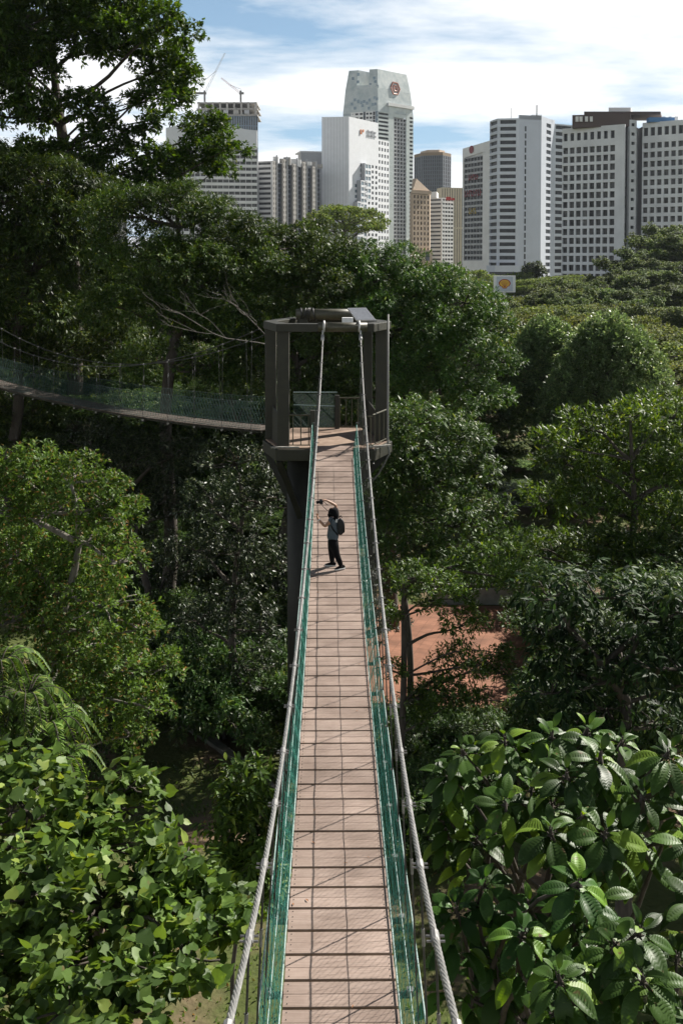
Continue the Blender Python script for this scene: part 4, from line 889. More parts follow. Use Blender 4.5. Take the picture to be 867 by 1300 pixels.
def crown_leaves(clumps, leaf, cover=2.6, m=9, spray=None, droop=0.3, flat=0.8, upbias=0.35, lumpy=0.28, gap=0.0, inner=0.55, seed=1):
    """leaf positions: sprays of m leaves round twig tips spread through the outer shell of every clump; clump = (x, y, z, rx, ry, rz)"""
    global rng
    rng = np.random.default_rng(seed)
    spray = spray or leaf*1.5; Pp, Aa, Nn, Ss = [], [], [], []
    for ci, (x, y, z, rx, ry, rz) in enumerate(clumps):
        area = 4*math.pi*((rx*ry)**1.6/3+(rx*rz)**1.6/3+(ry*rz)**1.6/3)**(1/1.6)
        ns = max(6, int(cover*area/(m*leaf*leaf*0.30)))
        d = unit(ns); low = d[:, 2] < -0.25; keep = ~(low & (rng.random(ns) < 0.55)); d = d[keep]
        rad = inner + (1-inner)*rng.random(len(d))**0.55
        rad = rad*(1 + lumpy*lump(d*3.0, ci*1.3+seed, 1.0) + lumpy*.5*lump(d*7.0, ci+seed*2., 1.0))
        p = d*rad[:, None]*np.array([rx, ry, rz]) + np.array([x, y, z])
        if gap:
            g = lump(p, seed, 1.6/max(.6, (rx+ry)/2)*1.3) + .5*lump(p, seed+2, 3.4/max(.6, (rx+ry)/2)); k = g > -1+gap*1.4; p = p[k]; d = d[k]
        o = d*np.array([1/rx, 1/ry, 1/rz]); o /= np.linalg.norm(o, axis=1, keepdims=True)
        n_ = len(p)
        # every twig: outward, a little up; leaves radiate from it
        tw = o + np.array([0, 0, upbias]) + .45*unit(n_); tw /= np.linalg.norm(tw, axis=1, keepdims=True)
        tw = np.repeat(tw, m, 0); c = np.repeat(p, m, 0); k = len(c)
        rad_ = unit(k); rad_ -= tw*np.sum(rad_*tw, 1, keepdims=True)*0.9
        ax = tw*(.55+.5*rng.random((k, 1))) + rad_*.95 + np.array([0, 0, -droop]); 
        t = rng.random((k, 1)); po = c + tw*(t-.5)*spray + rad_*leaf*.15
        nr = np.array([0, 0, flat]) + tw*.5 + .55*unit(k)
        Pp.append(po); Aa.append(ax); Nn.append(nr); Ss.append(leaf*(.6+.65*rng.random(k)))
    return np.concatenate(Pp), np.concatenate(Aa), np.concatenate(Nn), np.concatenate(Ss)
def limb(mb, a, b, r0, r1, bend=0.12, n=7, sides=7, sag=0.0):
    a = Vector(a); b = Vector(b); L_ = (b-a).length; o = Vector((random.gauss(0, 1), random.gauss(0, 1), random.gauss(0, .6)))*bend*L_*.5; o2 = Vector((random.gauss(0, 1), random.gauss(0, 1), random.gauss(0, .6)))*bend*L_*.3
    pts = []; rr = []
    for i in range(n):
        t = i/(n-1); p = a.lerp(b, t) + o*math.sin(math.pi*t) + o2*math.sin(2*math.pi*t) + Vector((0, 0, 1))*sag*math.sin(math.pi*t)*L_
        pts.append(p); rr.append(r0+(r1-r0)*t**.8)
    mb.tube(pts, rr, sides); return pts
def puffs(cl, k, frac, seed):
    r = np.random.default_rng(seed+500); out = []
    for (x, y, z, rx, ry, rz) in cl:
        for i in range(k):
            a = i*2.399+r.random(); h = 1-1.55*(i+.5)/k; q = math.sqrt(max(0, 1-h*h)); f = frac*r.uniform(.72, 1.25); e = .80*r.uniform(.75, 1.12)
            out.append((x+q*math.cos(a)*rx*e, y+q*math.sin(a)*ry*e, z+h*rz*e, rx*f, ry*f, max(rz*f*.9, rx*f*.5)))
    return out
def make_tree(name, label, cat, base, clumps, leaf=.15, kind='small', mat='leaf_deep', bark='bark', trunk_r=.25, group=None, twigs=6, fork=.55, lean=None, puff=(9, .42), **kw):
    """base (x, y); clumps in world coordinates (x, y, z, rx, ry, rz)."""
    bz = gz(*base) - .15; root = empty(name, (base[0], base[1], bz)); tag(root, label, cat, group); B = Vector(root.location)
    cl = [(c[0]-B.x, c[1]-B.y, c[2]-B.z, c[3], c[4], c[5]) for c in clumps]
    w = [c[3]*c[4]*c[5] for c in cl]; cen = sum((Vector(c[:3])*q for c, q in zip(cl, w)), Vector())/sum(w)
    zmin = min(c[2]-c[5] for c in cl); zf = max(.8, zmin + (cen.z-zmin)*fork)
    top = Vector((cen.x*.75, cen.y*.75, zf)) if lean is None else Vector((lean[0]-B.x, lean[1]-B.y, lean[2]-B.z))
    t = MB(); spine = limb(t, (0, 0, 0), top, trunk_r, trunk_r*.62, .05, 9, 10)
    zt = max(c[2] for c in cl); peak = max(cl, key=lambda c: c[2]); sp2 = limb(t, top, Vector(peak[:3]), trunk_r*.62, trunk_r*.2, .08, 7, 8)
    spine = spine[3:] + sp2
    for c in cl:
        e = Vector(c[:3]); cand = [q for q in spine if q.z < e.z + .2] or [spine[0]]
        q = min(cand, key=lambda q: (q-e).length + .35*abs((e.z-q.z)-(e.xy-q.xy).length*.6))
        rr = max(.02, min(trunk_r*.45, .05*(c[3]+c[5])*.55+.012))
        if (q-e).length > .15: limb(t, q, e, rr*1.2, rr*.5, .14, 7, 6, sag=.04)
        for k in range(twigs):
            d = Vector(unit(1)[0]); d.z = abs(d.z)*.8-.1; f = e+Vector((d.x*c[3], d.y*c[4], d.z*c[5]))*.85; limb(t, e, f, rr*.5, .008+rr*.08, .15, 4, 4)
    t.build('trunk', M[bark], root, smooth=True)
    me = leaves_mesh('crown', kind, *crown_leaves(puffs(cl, *puff, kw.get('seed', 1)) if puff else cl, leaf, **kw)); link('crown', me, root, M[mat])
    return root
def C(px, py, Y, r, sy=1.0, sz=1.0):
    """clump whose middle shows at pixel (px, py) when it stands Y metres ahead; r in metres"""
    p = P(px, py, Y); return (p.x, p.y, p.z, r, r*sy, r*sz)
def dup(root, loc, rz, sc, label, group=None, cat=None):
    r = root.copy(); COL.objects.link(r); r.location = loc; r.rotation_euler = (0, 0, rz); r.scale = sc if hasattr(sc, '__len__') else (sc, sc, sc)
    r['label'] = label
    if group: r['group'] = group
    if cat: r['category'] = cat
    for ch in [c for c in bpy.data.objects if c.parent == root]:
        k = ch.copy(); COL.objects.link(k); k.parent = r
    return r

def foliage_near():
    # ---- tall tree against the sky, upper left
    Y = 64
    cs = [(20, 30, 1.9), (75, 5, 2.0), (140, 10, 1.6), (190, 45, 1.5), (215, 85, 1.1), (232, 105, .7), (150, 60, 1.1), (100, 55, 1.0), (35, 90, 1.2), (5, 60, 1.4), (10, 150, 1.4), (45, 140, .9),
          (115, 135, .8), (130, 165, .8), (200, 120, .8), (228, 128, .55), (178, 128, .5), (95, 200, .8), (120, 215, .7), (60, 205, .9), (20, 215, 1.3), (150, 190, .7),
          (205, 150, .5), (185, 165, .5), (265, 165, .9), (285, 190, .7), (255, 200, .9), (225, 215, .8), (275, 215, .55), (190, 205, .8), (165, 230, .8), (215, 240, .6), (120, 250, .8), (-30, 100, 1.8), (-40, 30, 2)]
    cl = [C(x, y, Y+random.uniform(-2, 2), r*1.92, 1.15, .72) for x, y, r in cs]
    b = P(78, 240, Y)
    make_tree('tall_tree', 'tallest tree with dark limbs and open crown standing against the sky', 'tree', (b.x+.4, Y), cl, leaf=.32, kind='small', mat='leaf_sky', trunk_r=.62, twigs=7, fork=.6,
              lean=tuple(P(82, 190, Y)), cover=1.75, m=9, gap=.12, droop=.3, lumpy=.35, inner=.3, seed=3, spray=.55, puff=(8, .40))
    # ---- tiered mass of trees behind the left bridge
    G_ = 'tall dark trees behind the left bridge'
    Y = 44
    def mass(lab, base, cs, Y, **kw):
        cl = [C(x, y, Y+dy, r, 1.1, .62) for x, y, dy, r in cs]; return make_tree('forest_tree', lab, 'tree', base, cl, **kw)
    bx = lambda px, Y: P(px, 500, Y).x
    mass('dark tiered forest tree below the tallest tree and above the side bridge', (bx(20, 58), 58), [(10, 235, 0, 3.43), (60, 232, -1, 2.64), (110, 262, 0, 2.38), (-40, 240, 0, 3.96), (20, 290, -1, 3.43), (70, 285, -1, 3.04), (-40, 320, 0, 3.96), (30, 330, -1, 3.70), (100, 320, 0, 2.90), (60, 385, -1, 3.43), (0, 410, 0, 3.70), (-20, 470, 0, 3.96), (110, 400, 0, 2.64), (60, 450, 1.5, 3.17), (150, 440, 2, 2.64), (20, 520, 3, 3.43)], 58,
         leaf=.28, kind='lance', mat='leaf_deep', trunk_r=.45, cover=1.35, droop=.55, group=G_, seed=5)
    mass('forest tree with sunlit rounded top in front of the banded office block', (bx(200, 48), 48), [(150, 275, 0, 2.1), (180, 262, 0, 1.8), (225, 258, 0, 2.0), (268, 278, 0, 2.0), (300, 300, .5, 1.8), (180, 330, -1, 2.5), (250, 340, -1.2, 2.4), (310, 345, 0, 2.1), (150, 390, -1, 2.3), (220, 400, -1, 2.4), (290, 400, -.5, 2.2), (200, 460, 1, 2.3), (270, 470, 1, 2.2), (330, 440, 1, 1.8)], 48,
         leaf=.19, kind='lance', mat='leaf_deep', trunk_r=.4, cover=1.35, droop=.45, group=G_, seed=6)
    mass('dense forest tree behind the tower left column', (bx(350, 50), 50), [(335, 310, 0, 1.8), (375, 315, 0, 2.1), (420, 330, 0, 2.2), (345, 360, -1, 2.2), (400, 375, -1, 2.4), (380, 430, 0, 2.6), (330, 480, 0, 2.4), (400, 500, 0, 2.5), (440, 440, 0, 2.3)], 50,
         leaf=.20, kind='lance', mat='leaf_gloss', trunk_r=.4, cover=1.35, group=G_, seed=8)
    mass('glossy leaved tree with sparkling crown directly behind the tower', (bx(500, 50), 52), [(455, 345, 0, 2.2), (500, 350, 0, 2.2), (545, 362, 0, 2.0), (590, 385, 0, 1.9), (620, 420, 0, 1.6), (635, 460, 0, 1.3), (470, 400, -1, 2.4), (530, 410, -1, 2.6), (580, 440, -1, 2.2), (500, 470, -1, 2.6), (560, 500, -1, 2.4), (600, 500, 0, 1.8), (450, 500, 0, 2.4)], 50,
         leaf=.20, kind='lance', mat='leaf_gloss', trunk_r=.45, cover=1.5, group='trees right of the bridge', seed=9, lumpy=.2)
    mass('sparkling glossy tree beside the tower right columns', (bx(515, 38), 38), [(520, 540, 0, 1.9), (560, 565, 0, 1.7), (500, 600, -.5, 1.7), (590, 600, 0, 1.4), (545, 620, -.6, 1.8), (500, 660, -.8, 1.4), (575, 670, -.5, 1.5), (615, 650, 0, 1.0), (530, 700, -.8, 1.4), (580, 730, 0, 1.1), (485, 640, 0, 1.0), (510, 745, 0, .9)], 37,
         leaf=.20, kind='lance', mat='leaf_gloss', trunk_r=.16, cover=1.2, group='trees right of the bridge', seed=10, gap=.25, lean=tuple(P(508, 730, 38)))
    # ---- dark understorey left of the tower, under the side bridge
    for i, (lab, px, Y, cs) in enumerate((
        ('shaded tree with painted pale sun flecks left of the tower column', 300, 36, [(300, 590, 0, 1.6), (330, 640, 0, 1.4), (270, 640, 1, 1.5), (300, 700, 0, 1.5), (340, 720, 0, 1.1), (250, 700, 1, 1.4), (290, 770, 0, 1.4), (330, 800, 0, 1.1), (250, 790, 1, 1.3), (320, 850, 0, 1.1)]),
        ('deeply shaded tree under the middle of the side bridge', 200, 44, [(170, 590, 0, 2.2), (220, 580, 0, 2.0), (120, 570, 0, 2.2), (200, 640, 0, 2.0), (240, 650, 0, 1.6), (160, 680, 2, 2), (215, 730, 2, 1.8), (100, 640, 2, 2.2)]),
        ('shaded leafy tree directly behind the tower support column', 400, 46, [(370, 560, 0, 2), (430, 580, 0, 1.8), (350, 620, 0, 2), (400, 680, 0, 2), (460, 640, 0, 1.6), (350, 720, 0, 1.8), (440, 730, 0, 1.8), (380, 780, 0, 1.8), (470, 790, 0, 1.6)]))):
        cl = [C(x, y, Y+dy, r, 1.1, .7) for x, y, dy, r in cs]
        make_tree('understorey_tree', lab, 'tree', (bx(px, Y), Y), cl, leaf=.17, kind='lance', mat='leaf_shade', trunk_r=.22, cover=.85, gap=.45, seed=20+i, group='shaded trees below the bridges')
    # ---- yellowish tree left of the bridge
    cs = [(30, 605, 1.0), (90, 612, .9), (-15, 640, 1.2), (135, 640, .7), (60, 655, 1.1), (150, 660, .55), (110, 690, 1.0), (20, 710, 1.2), (150, 715, .65), (70, 750, 1.2), (130, 770, .95), (10, 790, 1.2), (175, 800, .7), (90, 830, 1.1), (150, 850, .9), (205, 850, .55), (40, 870, 1.0), (120, 905, .9), (190, 900, .6), (70, 930, .8), (165, 935, .5)]
    cl = [C(x, y, 19.5+random.uniform(-.9, .9) - .0*y, r*.92, 1.1, .72) for x, y, r in cs]
    make_tree('yellow_green_tree', 'yellow green small leaved sunlit tree in front of the side bridge', 'tree', (P(60, 900, 20).x, 20), cl, leaf=.10, kind='small', mat='leaf_yellow', bark='bark_pale', trunk_r=.2, cover=1.25, m=8, gap=.2, lumpy=.4, seed=31, puff=(8, .36), droop=.2)
    # ---- two domed trees, right middle distance
    def dome(lab, px, ptop, pw, Y, seed):
        k = F/Y; w = pw/k*.5*1.15; top = P(px, ptop, Y); x0, z0 = top.x, top.z; rnd = random.Random(seed)
        cl = []
        for t_, k_ in ((.30, .40), (.62, .62), (1.05, .82), (1.6, .92)): cl.append((x0, Y, z0-w*t_-w*.25, w*k_, w*k_, w*.42))
        n_ = 110
        for q in range(n_):                               # billows following the dome's outline
            a = q*2.399; t_ = (q+.5)/n_; rr = w*math.sqrt(min(1, t_*1.75))*.88; cl.append((x0+rr*math.cos(a), Y+rr*math.sin(a), z0-.3-t_*w*2.3, w*.20, w*.20, w*.22))
        return make_tree('domed_tree', lab, 'tree', (x0, Y), cl, leaf=.25, kind='small', mat='leaf_dome', trunk_r=.3, cover=1.5, puff=None, m=9, seed=seed, droop=.05, upbias=.7, lumpy=.06, inner=.7, twigs=1, group='dense domed trees')
    dome('dense domed tree with silvery rim, the larger front one', 775, 410, 158, 72, 41)
    dome('dense domed tree half hidden behind the larger dome', 694, 408, 104, 80, 42)
    # ---- bright leafy tree, right, and the dark narrow-leaved one below it
    cs = [(745, 548, 1.0), (800, 530, .9), (850, 535, 1.2), (700, 560, .6), (720, 590, .9), (780, 590, 1.2), (850, 600, 1.3), (690, 640, .8), (740, 640, 1.1), (810, 650, 1.2), (870, 660, 1.2), (650, 690, .6), (700, 700, .9), (760, 700, 1.1), (830, 720, 1.2), (890, 600, 1.2)]
    cl = [C(x, y, 34+random.uniform(-1.4, 1.4), r*1.2, 1.1, .62) for x, y, r in cs]
    make_tree('leafy_tree', 'bright green tipped tree in front of the larger domed tree', 'tree', (P(800, 700, 34).x, 34), cl, leaf=.22, kind='lance', mat='leaf_mid', trunk_r=.22, cover=1.15, m=8, gap=.3, lumpy=.35, seed=51, droop=.15)
    cs = [(700, 760, 1.0), (760, 760, 1.2), (830, 780, 1.3), (695, 802, .8), (730, 825, 1.2), (790, 840, 1.3), (860, 850, 1.3), (712, 850, .6), (700, 880, .9), (770, 900, 1.1), (840, 920, 1.2), (720, 930, .7), (890, 780, 1.2), (900, 860, .8)]
    cl = [C(x, y, 22+random.uniform(-1.0, 1.0), r*.86, 1.1, .7) for x, y, r in cs]
    make_tree('narrow_leaved_tree', 'very dark narrow leaved tree just above the giant leaved trees', 'tree', (P(790, 900, 22).x, 22), cl, leaf=.24, kind='lance', mat='leaf_bamboo', trunk_r=.22, cover=1.0, m=10, gap=.2, lumpy=.4, seed=52, droop=.75, upbias=0)
    # slender tree standing on the edge of the red court
    cs = [(520, 735, .8), (560, 745, .7), (600, 720, .9), (640, 700, .9), (660, 740, .8), (590, 760, .45), (500, 780, .4), (585, 795, .8), (607, 845, .6), (640, 856, .5), (580, 845, .8), (570, 885, .9), (540, 895, .8), (496, 850, .45), (545, 770, .5), (600, 890, .5), (530, 900, .6), (640, 830, .35)]
    cl = [C(x, y, 30+random.uniform(-.8, .8), r, 1.1, .7) for x, y, r in cs]
    make_tree('slender_tree', 'slender dark trunk tree right of the bridge before the red court', 'tree', (P(503, 880, 30).x, 30), cl, leaf=.15, kind='lance', mat='leaf_mid', trunk_r=.13, cover=1.1, gap=.15, lumpy=.4, seed=53, lean=tuple(P(512, 745, 30)))
    # ---- small upright tree left of the bridge
    cs = [(312, 985, .30), (305, 1015, .42), (325, 1030, .40), (300, 1050, .5), (330, 1065, .5), (312, 1100, .55), (295, 1090, .3), (335, 1105, .35), (318, 1140, .45)]
    cl = [C(x, y, 15.5+random.uniform(-.3, .3), r, 1.1, .95) for x, y, r in cs]
    make_tree('sapling', 'slim upright sapling just left of the bridge cable', 'tree', (P(316, 1170, 15.5).x, 15.5), cl, leaf=.17, kind='lance', mat='leaf_mid', trunk_r=.05, cover=1.25, gap=.1, seed=61, droop=.6, twigs=3)
    # ---- broad-leaved tree bottom left
    cs = [(20, 1010, .8), (-30, 1060, 1.0), (60, 1060, .8), (160, 1030, .55), (120, 1080, .7), (180, 1085, .55), (225, 1100, .5), (255, 1130, .5), (60, 1130, .9), (140, 1150, .8), (210, 1160, .7), (270, 1170, .45), (0, 1160, .9), (60, 1220, .8), (130, 1230, .7), (200, 1230, .55), (240, 1215, .5), (280, 1160, .3), (90, 1280, .6), (170, 1290, .5), (20, 1290, .7), (165, 1000, .3), (130, 1330, .5)]
    cl = [C(x, y, 11.3+(1150-y)*.011+random.uniform(-.35, .35), r*.82, 1.05, .6) for x, y, r in cs]
    make_tree('broad_leaved_tree', 'bright broad leaved tree below the feather leaved fronds', 'tree', (P(235, 1300, 13.2).x, 13.2), cl, leaf=.14, kind='heart', mat='leaf_broad', trunk_r=.11, cover=.80, m=6, spray=.5, gap=.55, lumpy=.5, seed=71, droop=.5, flat=.55, inner=.5, puff=(7, .45))
foliage_near()

# fronds of the feather-leaved plant, left edge
def frond_plant():
    base = P(-10, 1010, 15.5); bz = gz(base.x, 15.5); o = empty('feather_leaved_tree', (base.x, 15.5, bz)); tag(o, 'feather leaved tree with arching fronds above the broad leaved tree', 'tree'); B = Vector(o.location)
    pos, ax, nr, sz = [], [], [], []; t = MB(); hubs = [P(0, 850, 15.3), P(35, 890, 15), P(-20, 900, 14.8), P(10, 930, 14.8), P(62, 925, 15), P(-15, 970, 14.6), P(40, 965, 14.6), P(75, 975, 14.6), P(60, 1005, 14.4), P(15, 1005, 14.4)]
    rnd = random.Random(5)
    for h in hubs:
        limb(t, (0, 0, 0), h-B, .09, .03, .04)
        for k in range(13):
            a = 2*math.pi*k/13+rnd.random()*.4; L_ = rnd.uniform(.5, .85); d = Vector((math.cos(a), math.sin(a), 0)); pts = []
            for i in range(9):
                q = i/8; pts.append(h-B + d*L_*q + Vector((0, 0, .42*math.sin(q*2.2)-.55*q*q)))
            t.tube(pts, [.012*(1-.7*i/8) for i in range(9)], 4)
            for i in range(2, 26):
                q = i/25; f = q*8; i0 = min(7, int(f)); p = pts[i0].lerp(pts[i0+1], f-i0); tg = (pts[i0+1]-pts[i0]).normalized(); sd = tg.cross(Vector((0, 0, 1))).normalized()
                for s in (-1, 1): pos.append(p); ax.append(sd*s+tg*.45+Vector((0, 0, -.25))); nr.append(Vector((0, 0, 1))+sd*s*.2); sz.append(.13*(1-.55*abs(q-.45)*1.6)+.03)
    t.build('trunk', M['bark'], o, smooth=True)
    link('crown', leaves_mesh('crown', 'lance', np.array(pos), np.array(ax), np.array(nr), np.array(sz)), o, M['leaf_frond'])
frond_plant()

# giant ribbed-leaved plants bottom right: rosettes on stems
def giant_plants():
    rnd = random.Random(12)
    def plant(lab, base_px, Yb, ros, leaf=.47):
        base = P(base_px[0], base_px[1], Yb); bz = gz(base.x, Yb); o = empty('giant_leaved_tree', (base.x, Yb, bz)); tag(o, lab, 'tree', 'giant leaved trees at the lower right'); B = Vector(o.location)
        t = MB(); pos, ax, nr, sz = [], [], [], []
        hub = Vector((0, 0, max(1.5, (min(P(x, y, Y).z for x, y, Y, n in ros)-bz)*.75))); limb(t, (0, 0, 0), hub, .13, .09, .05)
        for (x, y, Y, n) in ros:
            Y = Y*1.08 if P(x, y, Y).x < 1.95 else Y; n = max(6, n+rnd.choice((-3, -2, -1, 0, 1))); p = P(x, y, Y)-B; limb(t, hub+Vector((rnd.uniform(-.3, .3), rnd.uniform(-.3, .3), rnd.uniform(-.6, .2))), p, .05, .018, .12, 7, 6)
            for k in range(6):                           # older leaves hanging further down the branch
                a = k*1.05+rnd.random(); v = Vector((math.cos(a), math.sin(a), -.35+rnd.gauss(0, .2))).normalized(); q = p + Vector((rnd.gauss(0, .05), rnd.gauss(0, .05), -rnd.uniform(.22, .5)))
                pos.append(q+v*.06); ax.append(v); nr.append(Vector((rnd.gauss(0, .25), rnd.gauss(0, .25)-.2, 1))); sz.append(leaf*rnd.uniform(.7, 1.1))
            a0 = rnd.random()*6.3; tilt = Vector((rnd.gauss(0, .16), rnd.gauss(0, .14)-.35, 1)).normalized(); e1_ = tilt.orthogonal().normalized(); e2_ = tilt.cross(e1_); big = rnd.uniform(.8, 1.12)
            for k in range(n):
                inner = k >= n-3; a = a0 + (2.1*k if inner else 2*math.pi*k/(n-3)+rnd.gauss(0, .12)); el_ = rnd.uniform(.8, 1.2) if inner else (.05 if k % 2 else -.34)+rnd.gauss(0, .14)
                d = e1_*math.cos(a)+e2_*math.sin(a); v = d*math.cos(el_)+tilt*math.sin(el_); s = leaf*big*(rnd.uniform(.35, .55) if inner else rnd.uniform(.85, 1.1))
                q = p + v*.05 - tilt*(.0 if inner else .05+.05*(k % 2)); t.tube([p-tilt*.1, q], [.012, .008], 4)
                pos.append(q); ax.append(v); nr.append(tilt+.10*Vector((rnd.gauss(0, 1), rnd.gauss(0, 1), 0)) if not inner else -d+tilt*.2); sz.append(s)
        t.build('trunk', M['bark'], o, smooth=True)
        link('crown', leaves_mesh('crown', 'giant', np.array(pos), np.array(ax), np.array(nr), np.array(sz)), o, M['leaf_giant'])
    def field(x0, x1, y0, y1, n, Yf, nl, seed):
        r = random.Random(seed); out = []; tries = 0
        while len(out) < n and tries < 4000:
            tries += 1; x, y = r.uniform(x0, x1), r.uniform(y0, y1)
            if all((x-a)**2/1.0+(y-b)**2*1.4 > 36**2 for a, b, *_ in out): out.append((x, y, Yf(y)+r.uniform(-.5, .5), nl))
        return out
    plant('largest giant leaved tree with bright tips, below the narrow leaved tree', (700, 1180), 13.6, field(560, 880, 950, 1085, 22, lambda y: 13.3-(y-930)*.008, 11, 1) + [(640, 935, 13.6, 11), (700, 930, 13.6, 11), (745, 925, 13.8, 11), (790, 940, 13.6, 11), (600, 950, 13.5, 9), (560, 1035, 12.9, 9)])
    plant('small shaded giant leaved tree close to the bridge cable', (640, 1290), 12.2, field(575, 720, 1115, 1230, 9, lambda y: 11.6-(y-1100)*.006, 9, 2) + [(735, 1120, 10.8, 12)], .46)
    plant('giant leaved tree nearest the camera, below the bright tipped one', (800, 1290), 11.2, field(700, 890, 1125, 1310, 14, lambda y: 10.9-(y-1100)*.006, 10, 3) + [(780, 1200, 10.0, 12), (600, 1270, 10.8, 8), (655, 1290, 10.6, 8), (640, 1245, 10.8, 8)], .46)
giant_plants()

# ---- far trees: templates, then copies
def foliage_far():
    def tpl(name, cl, **kw):
        return make_tree(name, 'x', 'tree', (0.0, 0.0), [(c[0], c[1], c[2]+gz(0, 0)-.15, *c[3:]) for c in cl], **kw)
    rnd = random.Random(3)
    cl = []
    for k in range(26):
        a = k*2.4; r = 11*math.sqrt(k/26); cl.append((r*math.cos(a), r*math.sin(a), 15.5-5.2*(r/11)**2+rnd.uniform(-.7, .7), rnd.uniform(2.6, 3.6), rnd.uniform(2.6, 3.6), rnd.uniform(.8, 1.15)))
    for k in range(12): a = k*.52; cl.append((8*math.cos(a), 8*math.sin(a), 10.0+rnd.uniform(-.8, .8), 2.4, 2.4, 1.0))
    rain = tpl('rain_tree', cl, leaf=.40, kind='blob', mat='leaf_rain', trunk_r=.6, cover=.62, m=6, lumpy=.3, gap=.1, twigs=3, puff=(6, .36), seed=81, droop=0, upbias=.7)
    cl = [(rnd.gauss(0, 2.4), rnd.gauss(0, 2.4), 7.5+rnd.uniform(-3, 3.4), rnd.uniform(1.5, 2.4), rnd.uniform(1.5, 2.4), rnd.uniform(1.1, 1.8)) for k in range(24)]
    rd = tpl('round_tree', cl, leaf=.34, kind='blob', mat='leaf_far', trunk_r=.35, cover=.8, m=6, lumpy=.3, twigs=2, puff=(7, .48), seed=82, upbias=.5)
    cl = [(rnd.gauss(0, 1.9), rnd.gauss(0, 1.9), 6.0+12*k/26+rnd.uniform(-1, 1), *(3*[0])) for k in range(27)]; cl = [(a, b, c, rnd.uniform(1.5, 2.5), rnd.uniform(1.5, 2.5), rnd.uniform(.9, 1.4)) for a, b, c, *_ in cl]
    fo = tpl('forest_tree', cl, leaf=.24, kind='lance', mat='leaf_deep', trunk_r=.35, cover=1.0, m=8, lumpy=.3, gap=.15, twigs=3, seed=83, droop=.4)
    cl = [(rnd.gauss(0, .7), rnd.gauss(0, .7), 1.1+rnd.uniform(-.5, .7), *[rnd.uniform(.5, .9)]*2, rnd.uniform(.4, .7)) for k in range(9)]
    bu = tpl('understorey_bush', cl, leaf=.13, kind='lance', mat='leaf_gloss', trunk_r=.05, cover=1.0, m=8, lumpy=.3, twigs=2, seed=84)
    for o, c in ((rain, 'tree'), (rd, 'tree'), (fo, 'tree'), (bu, 'bush')): o['category'] = c
    used = {}
    words = {'r': ('umbrella crowned rain tree', 'rain trees across the valley'), 'd': ('rounded bushy tree', 'rounded trees of the park'), 'f': ('forest tree', 'forest trees beyond the bridge'), 'b': ('glossy low bush', 'bushes on the forest floor')}
    T = {'r': (rain, 15.8), 'd': (rd, 11.2), 'f': (fo, 18.6), 'b': (bu, 2.0)}
    def put(k, px, py, Y, s, lab=None, free=False):
        """crown top shows at row py; trunk foot goes down to the ground by stretching only a little"""
        py += rnd.uniform(-4, 5) if k == 'r' and lab is None else 0; t, h = T[k]; p = P(px, py, Y); g = gz(p.x, Y); need = p.z-g
        sz = need/h if not free else s
        w, grp = words[k]
        auto = lab is None or lab.startswith('tall forest'); lab = lab or f'{w} {where(px, py)}'
        if k not in used: o = t; o.rotation_euler.z = rnd.random()*6; used[k] = 1; o['label'] = lab; o['group'] = grp
        else: o = dup(t, (0, 0, 0), rnd.random()*6.3, 1, lab, grp)
        o.location = (p.x, Y, g if not free else p.z-h*s); o.scale = (s, s, sz if not free else s); placed.append((px, o, auto)); return o
    def where(px, py):
        if py < 345 and px > 700: return 'on the hill before the white grid block'
        if px > 820: return 'at the right edge below the hill'
        if px > 690: return 'in the valley below the office tower'
        if px > 600: return 'around the scallop sign'
        if px > 520: return 'below the framed glass building'
        return 'behind the tower trees'
    placed = []
    for px, py, Y, s in ((560, 338, 330, 1.0), (600, 345, 300, .95), (575, 352, 260, .8), (668, 382, 205, .7), (690, 352, 285, .9), (720, 350, 300, .9), (640, 392, 185, .8), (700, 392, 170, .85), (745, 372, 215, .9), (770, 390, 180, .9), (820, 398, 165, .95), (860, 392, 175, 1.0),
                         (690, 400, 150, .7), (750, 402, 145, .7), (640, 405, 150, .7), (840, 425, 130, .8), (880, 440, 118, .8), (585, 378, 215, .8), (655, 347, 345, .9), (530, 345, 290, .8), (870, 400, 200, 1), (800, 408, 140, .6), (850, 460, 105, .7), (620, 420, 130, .6), (890, 380, 230, 1)):
        put('r', px, py, Y, s)
    for px, py, Y, s in ((700, 366, 205, 1.0), (735, 358, 220, .9), (765, 352, 235, .9), (722, 372, 195, .7), (790, 330, 240, 1.0), (815, 318, 245, 1.1), (845, 305, 250, 1.2), (868, 292, 255, 1.2), (800, 352, 215, .9), (835, 345, 220, 1.1), (865, 332, 228, 1.2), (820, 370, 200, .9), (855, 362, 205, 1.0), (780, 368, 205, .8),
                         (640, 386, 175, .7), (722, 380, 190, .7), (600, 396, 170, .65), (800, 382, 180, .75), (765, 394, 165, .7), (690, 378, 200, .7), (845, 392, 160, .8), (740, 400, 150, .55), (890, 300, 240, 1.3), (900, 350, 215, 1.2), (828, 300, 275, 1.1), (850, 288, 290, 1.1), (808, 345, 230, .8), (540, 352, 200, .8), (570, 365, 190, .8), (590, 358, 245, .9), (615, 402, 165, .7), (632, 560, 92, .6), (680, 585, 88, .55), (655, 610, 84, .5)):
        put('d', px, py, Y, s)
    p = P(678, 346, 380); make_tree('round_tree', 'small dark ball shaped tree before the office tower', 'tree', (p.x, 380), [(p.x+dx, 380+dy, p.z+dz, 3.0, 3.0, 2.5) for dx, dy, dz in ((-1.6, 0, 0), (1.7, .5, .2), (0, -1, 1.4), (0, 1, -1))], leaf=.5, kind='blob', mat='leaf_deep', trunk_r=.35, cover=1.2, m=5, seed=90, twigs=2, puff=(6, .5), group='rounded trees of the park')
    put('r', 438, 264, 265, 1.0, 'isolated umbrella crowned tree in front of the white slab building', free=False)
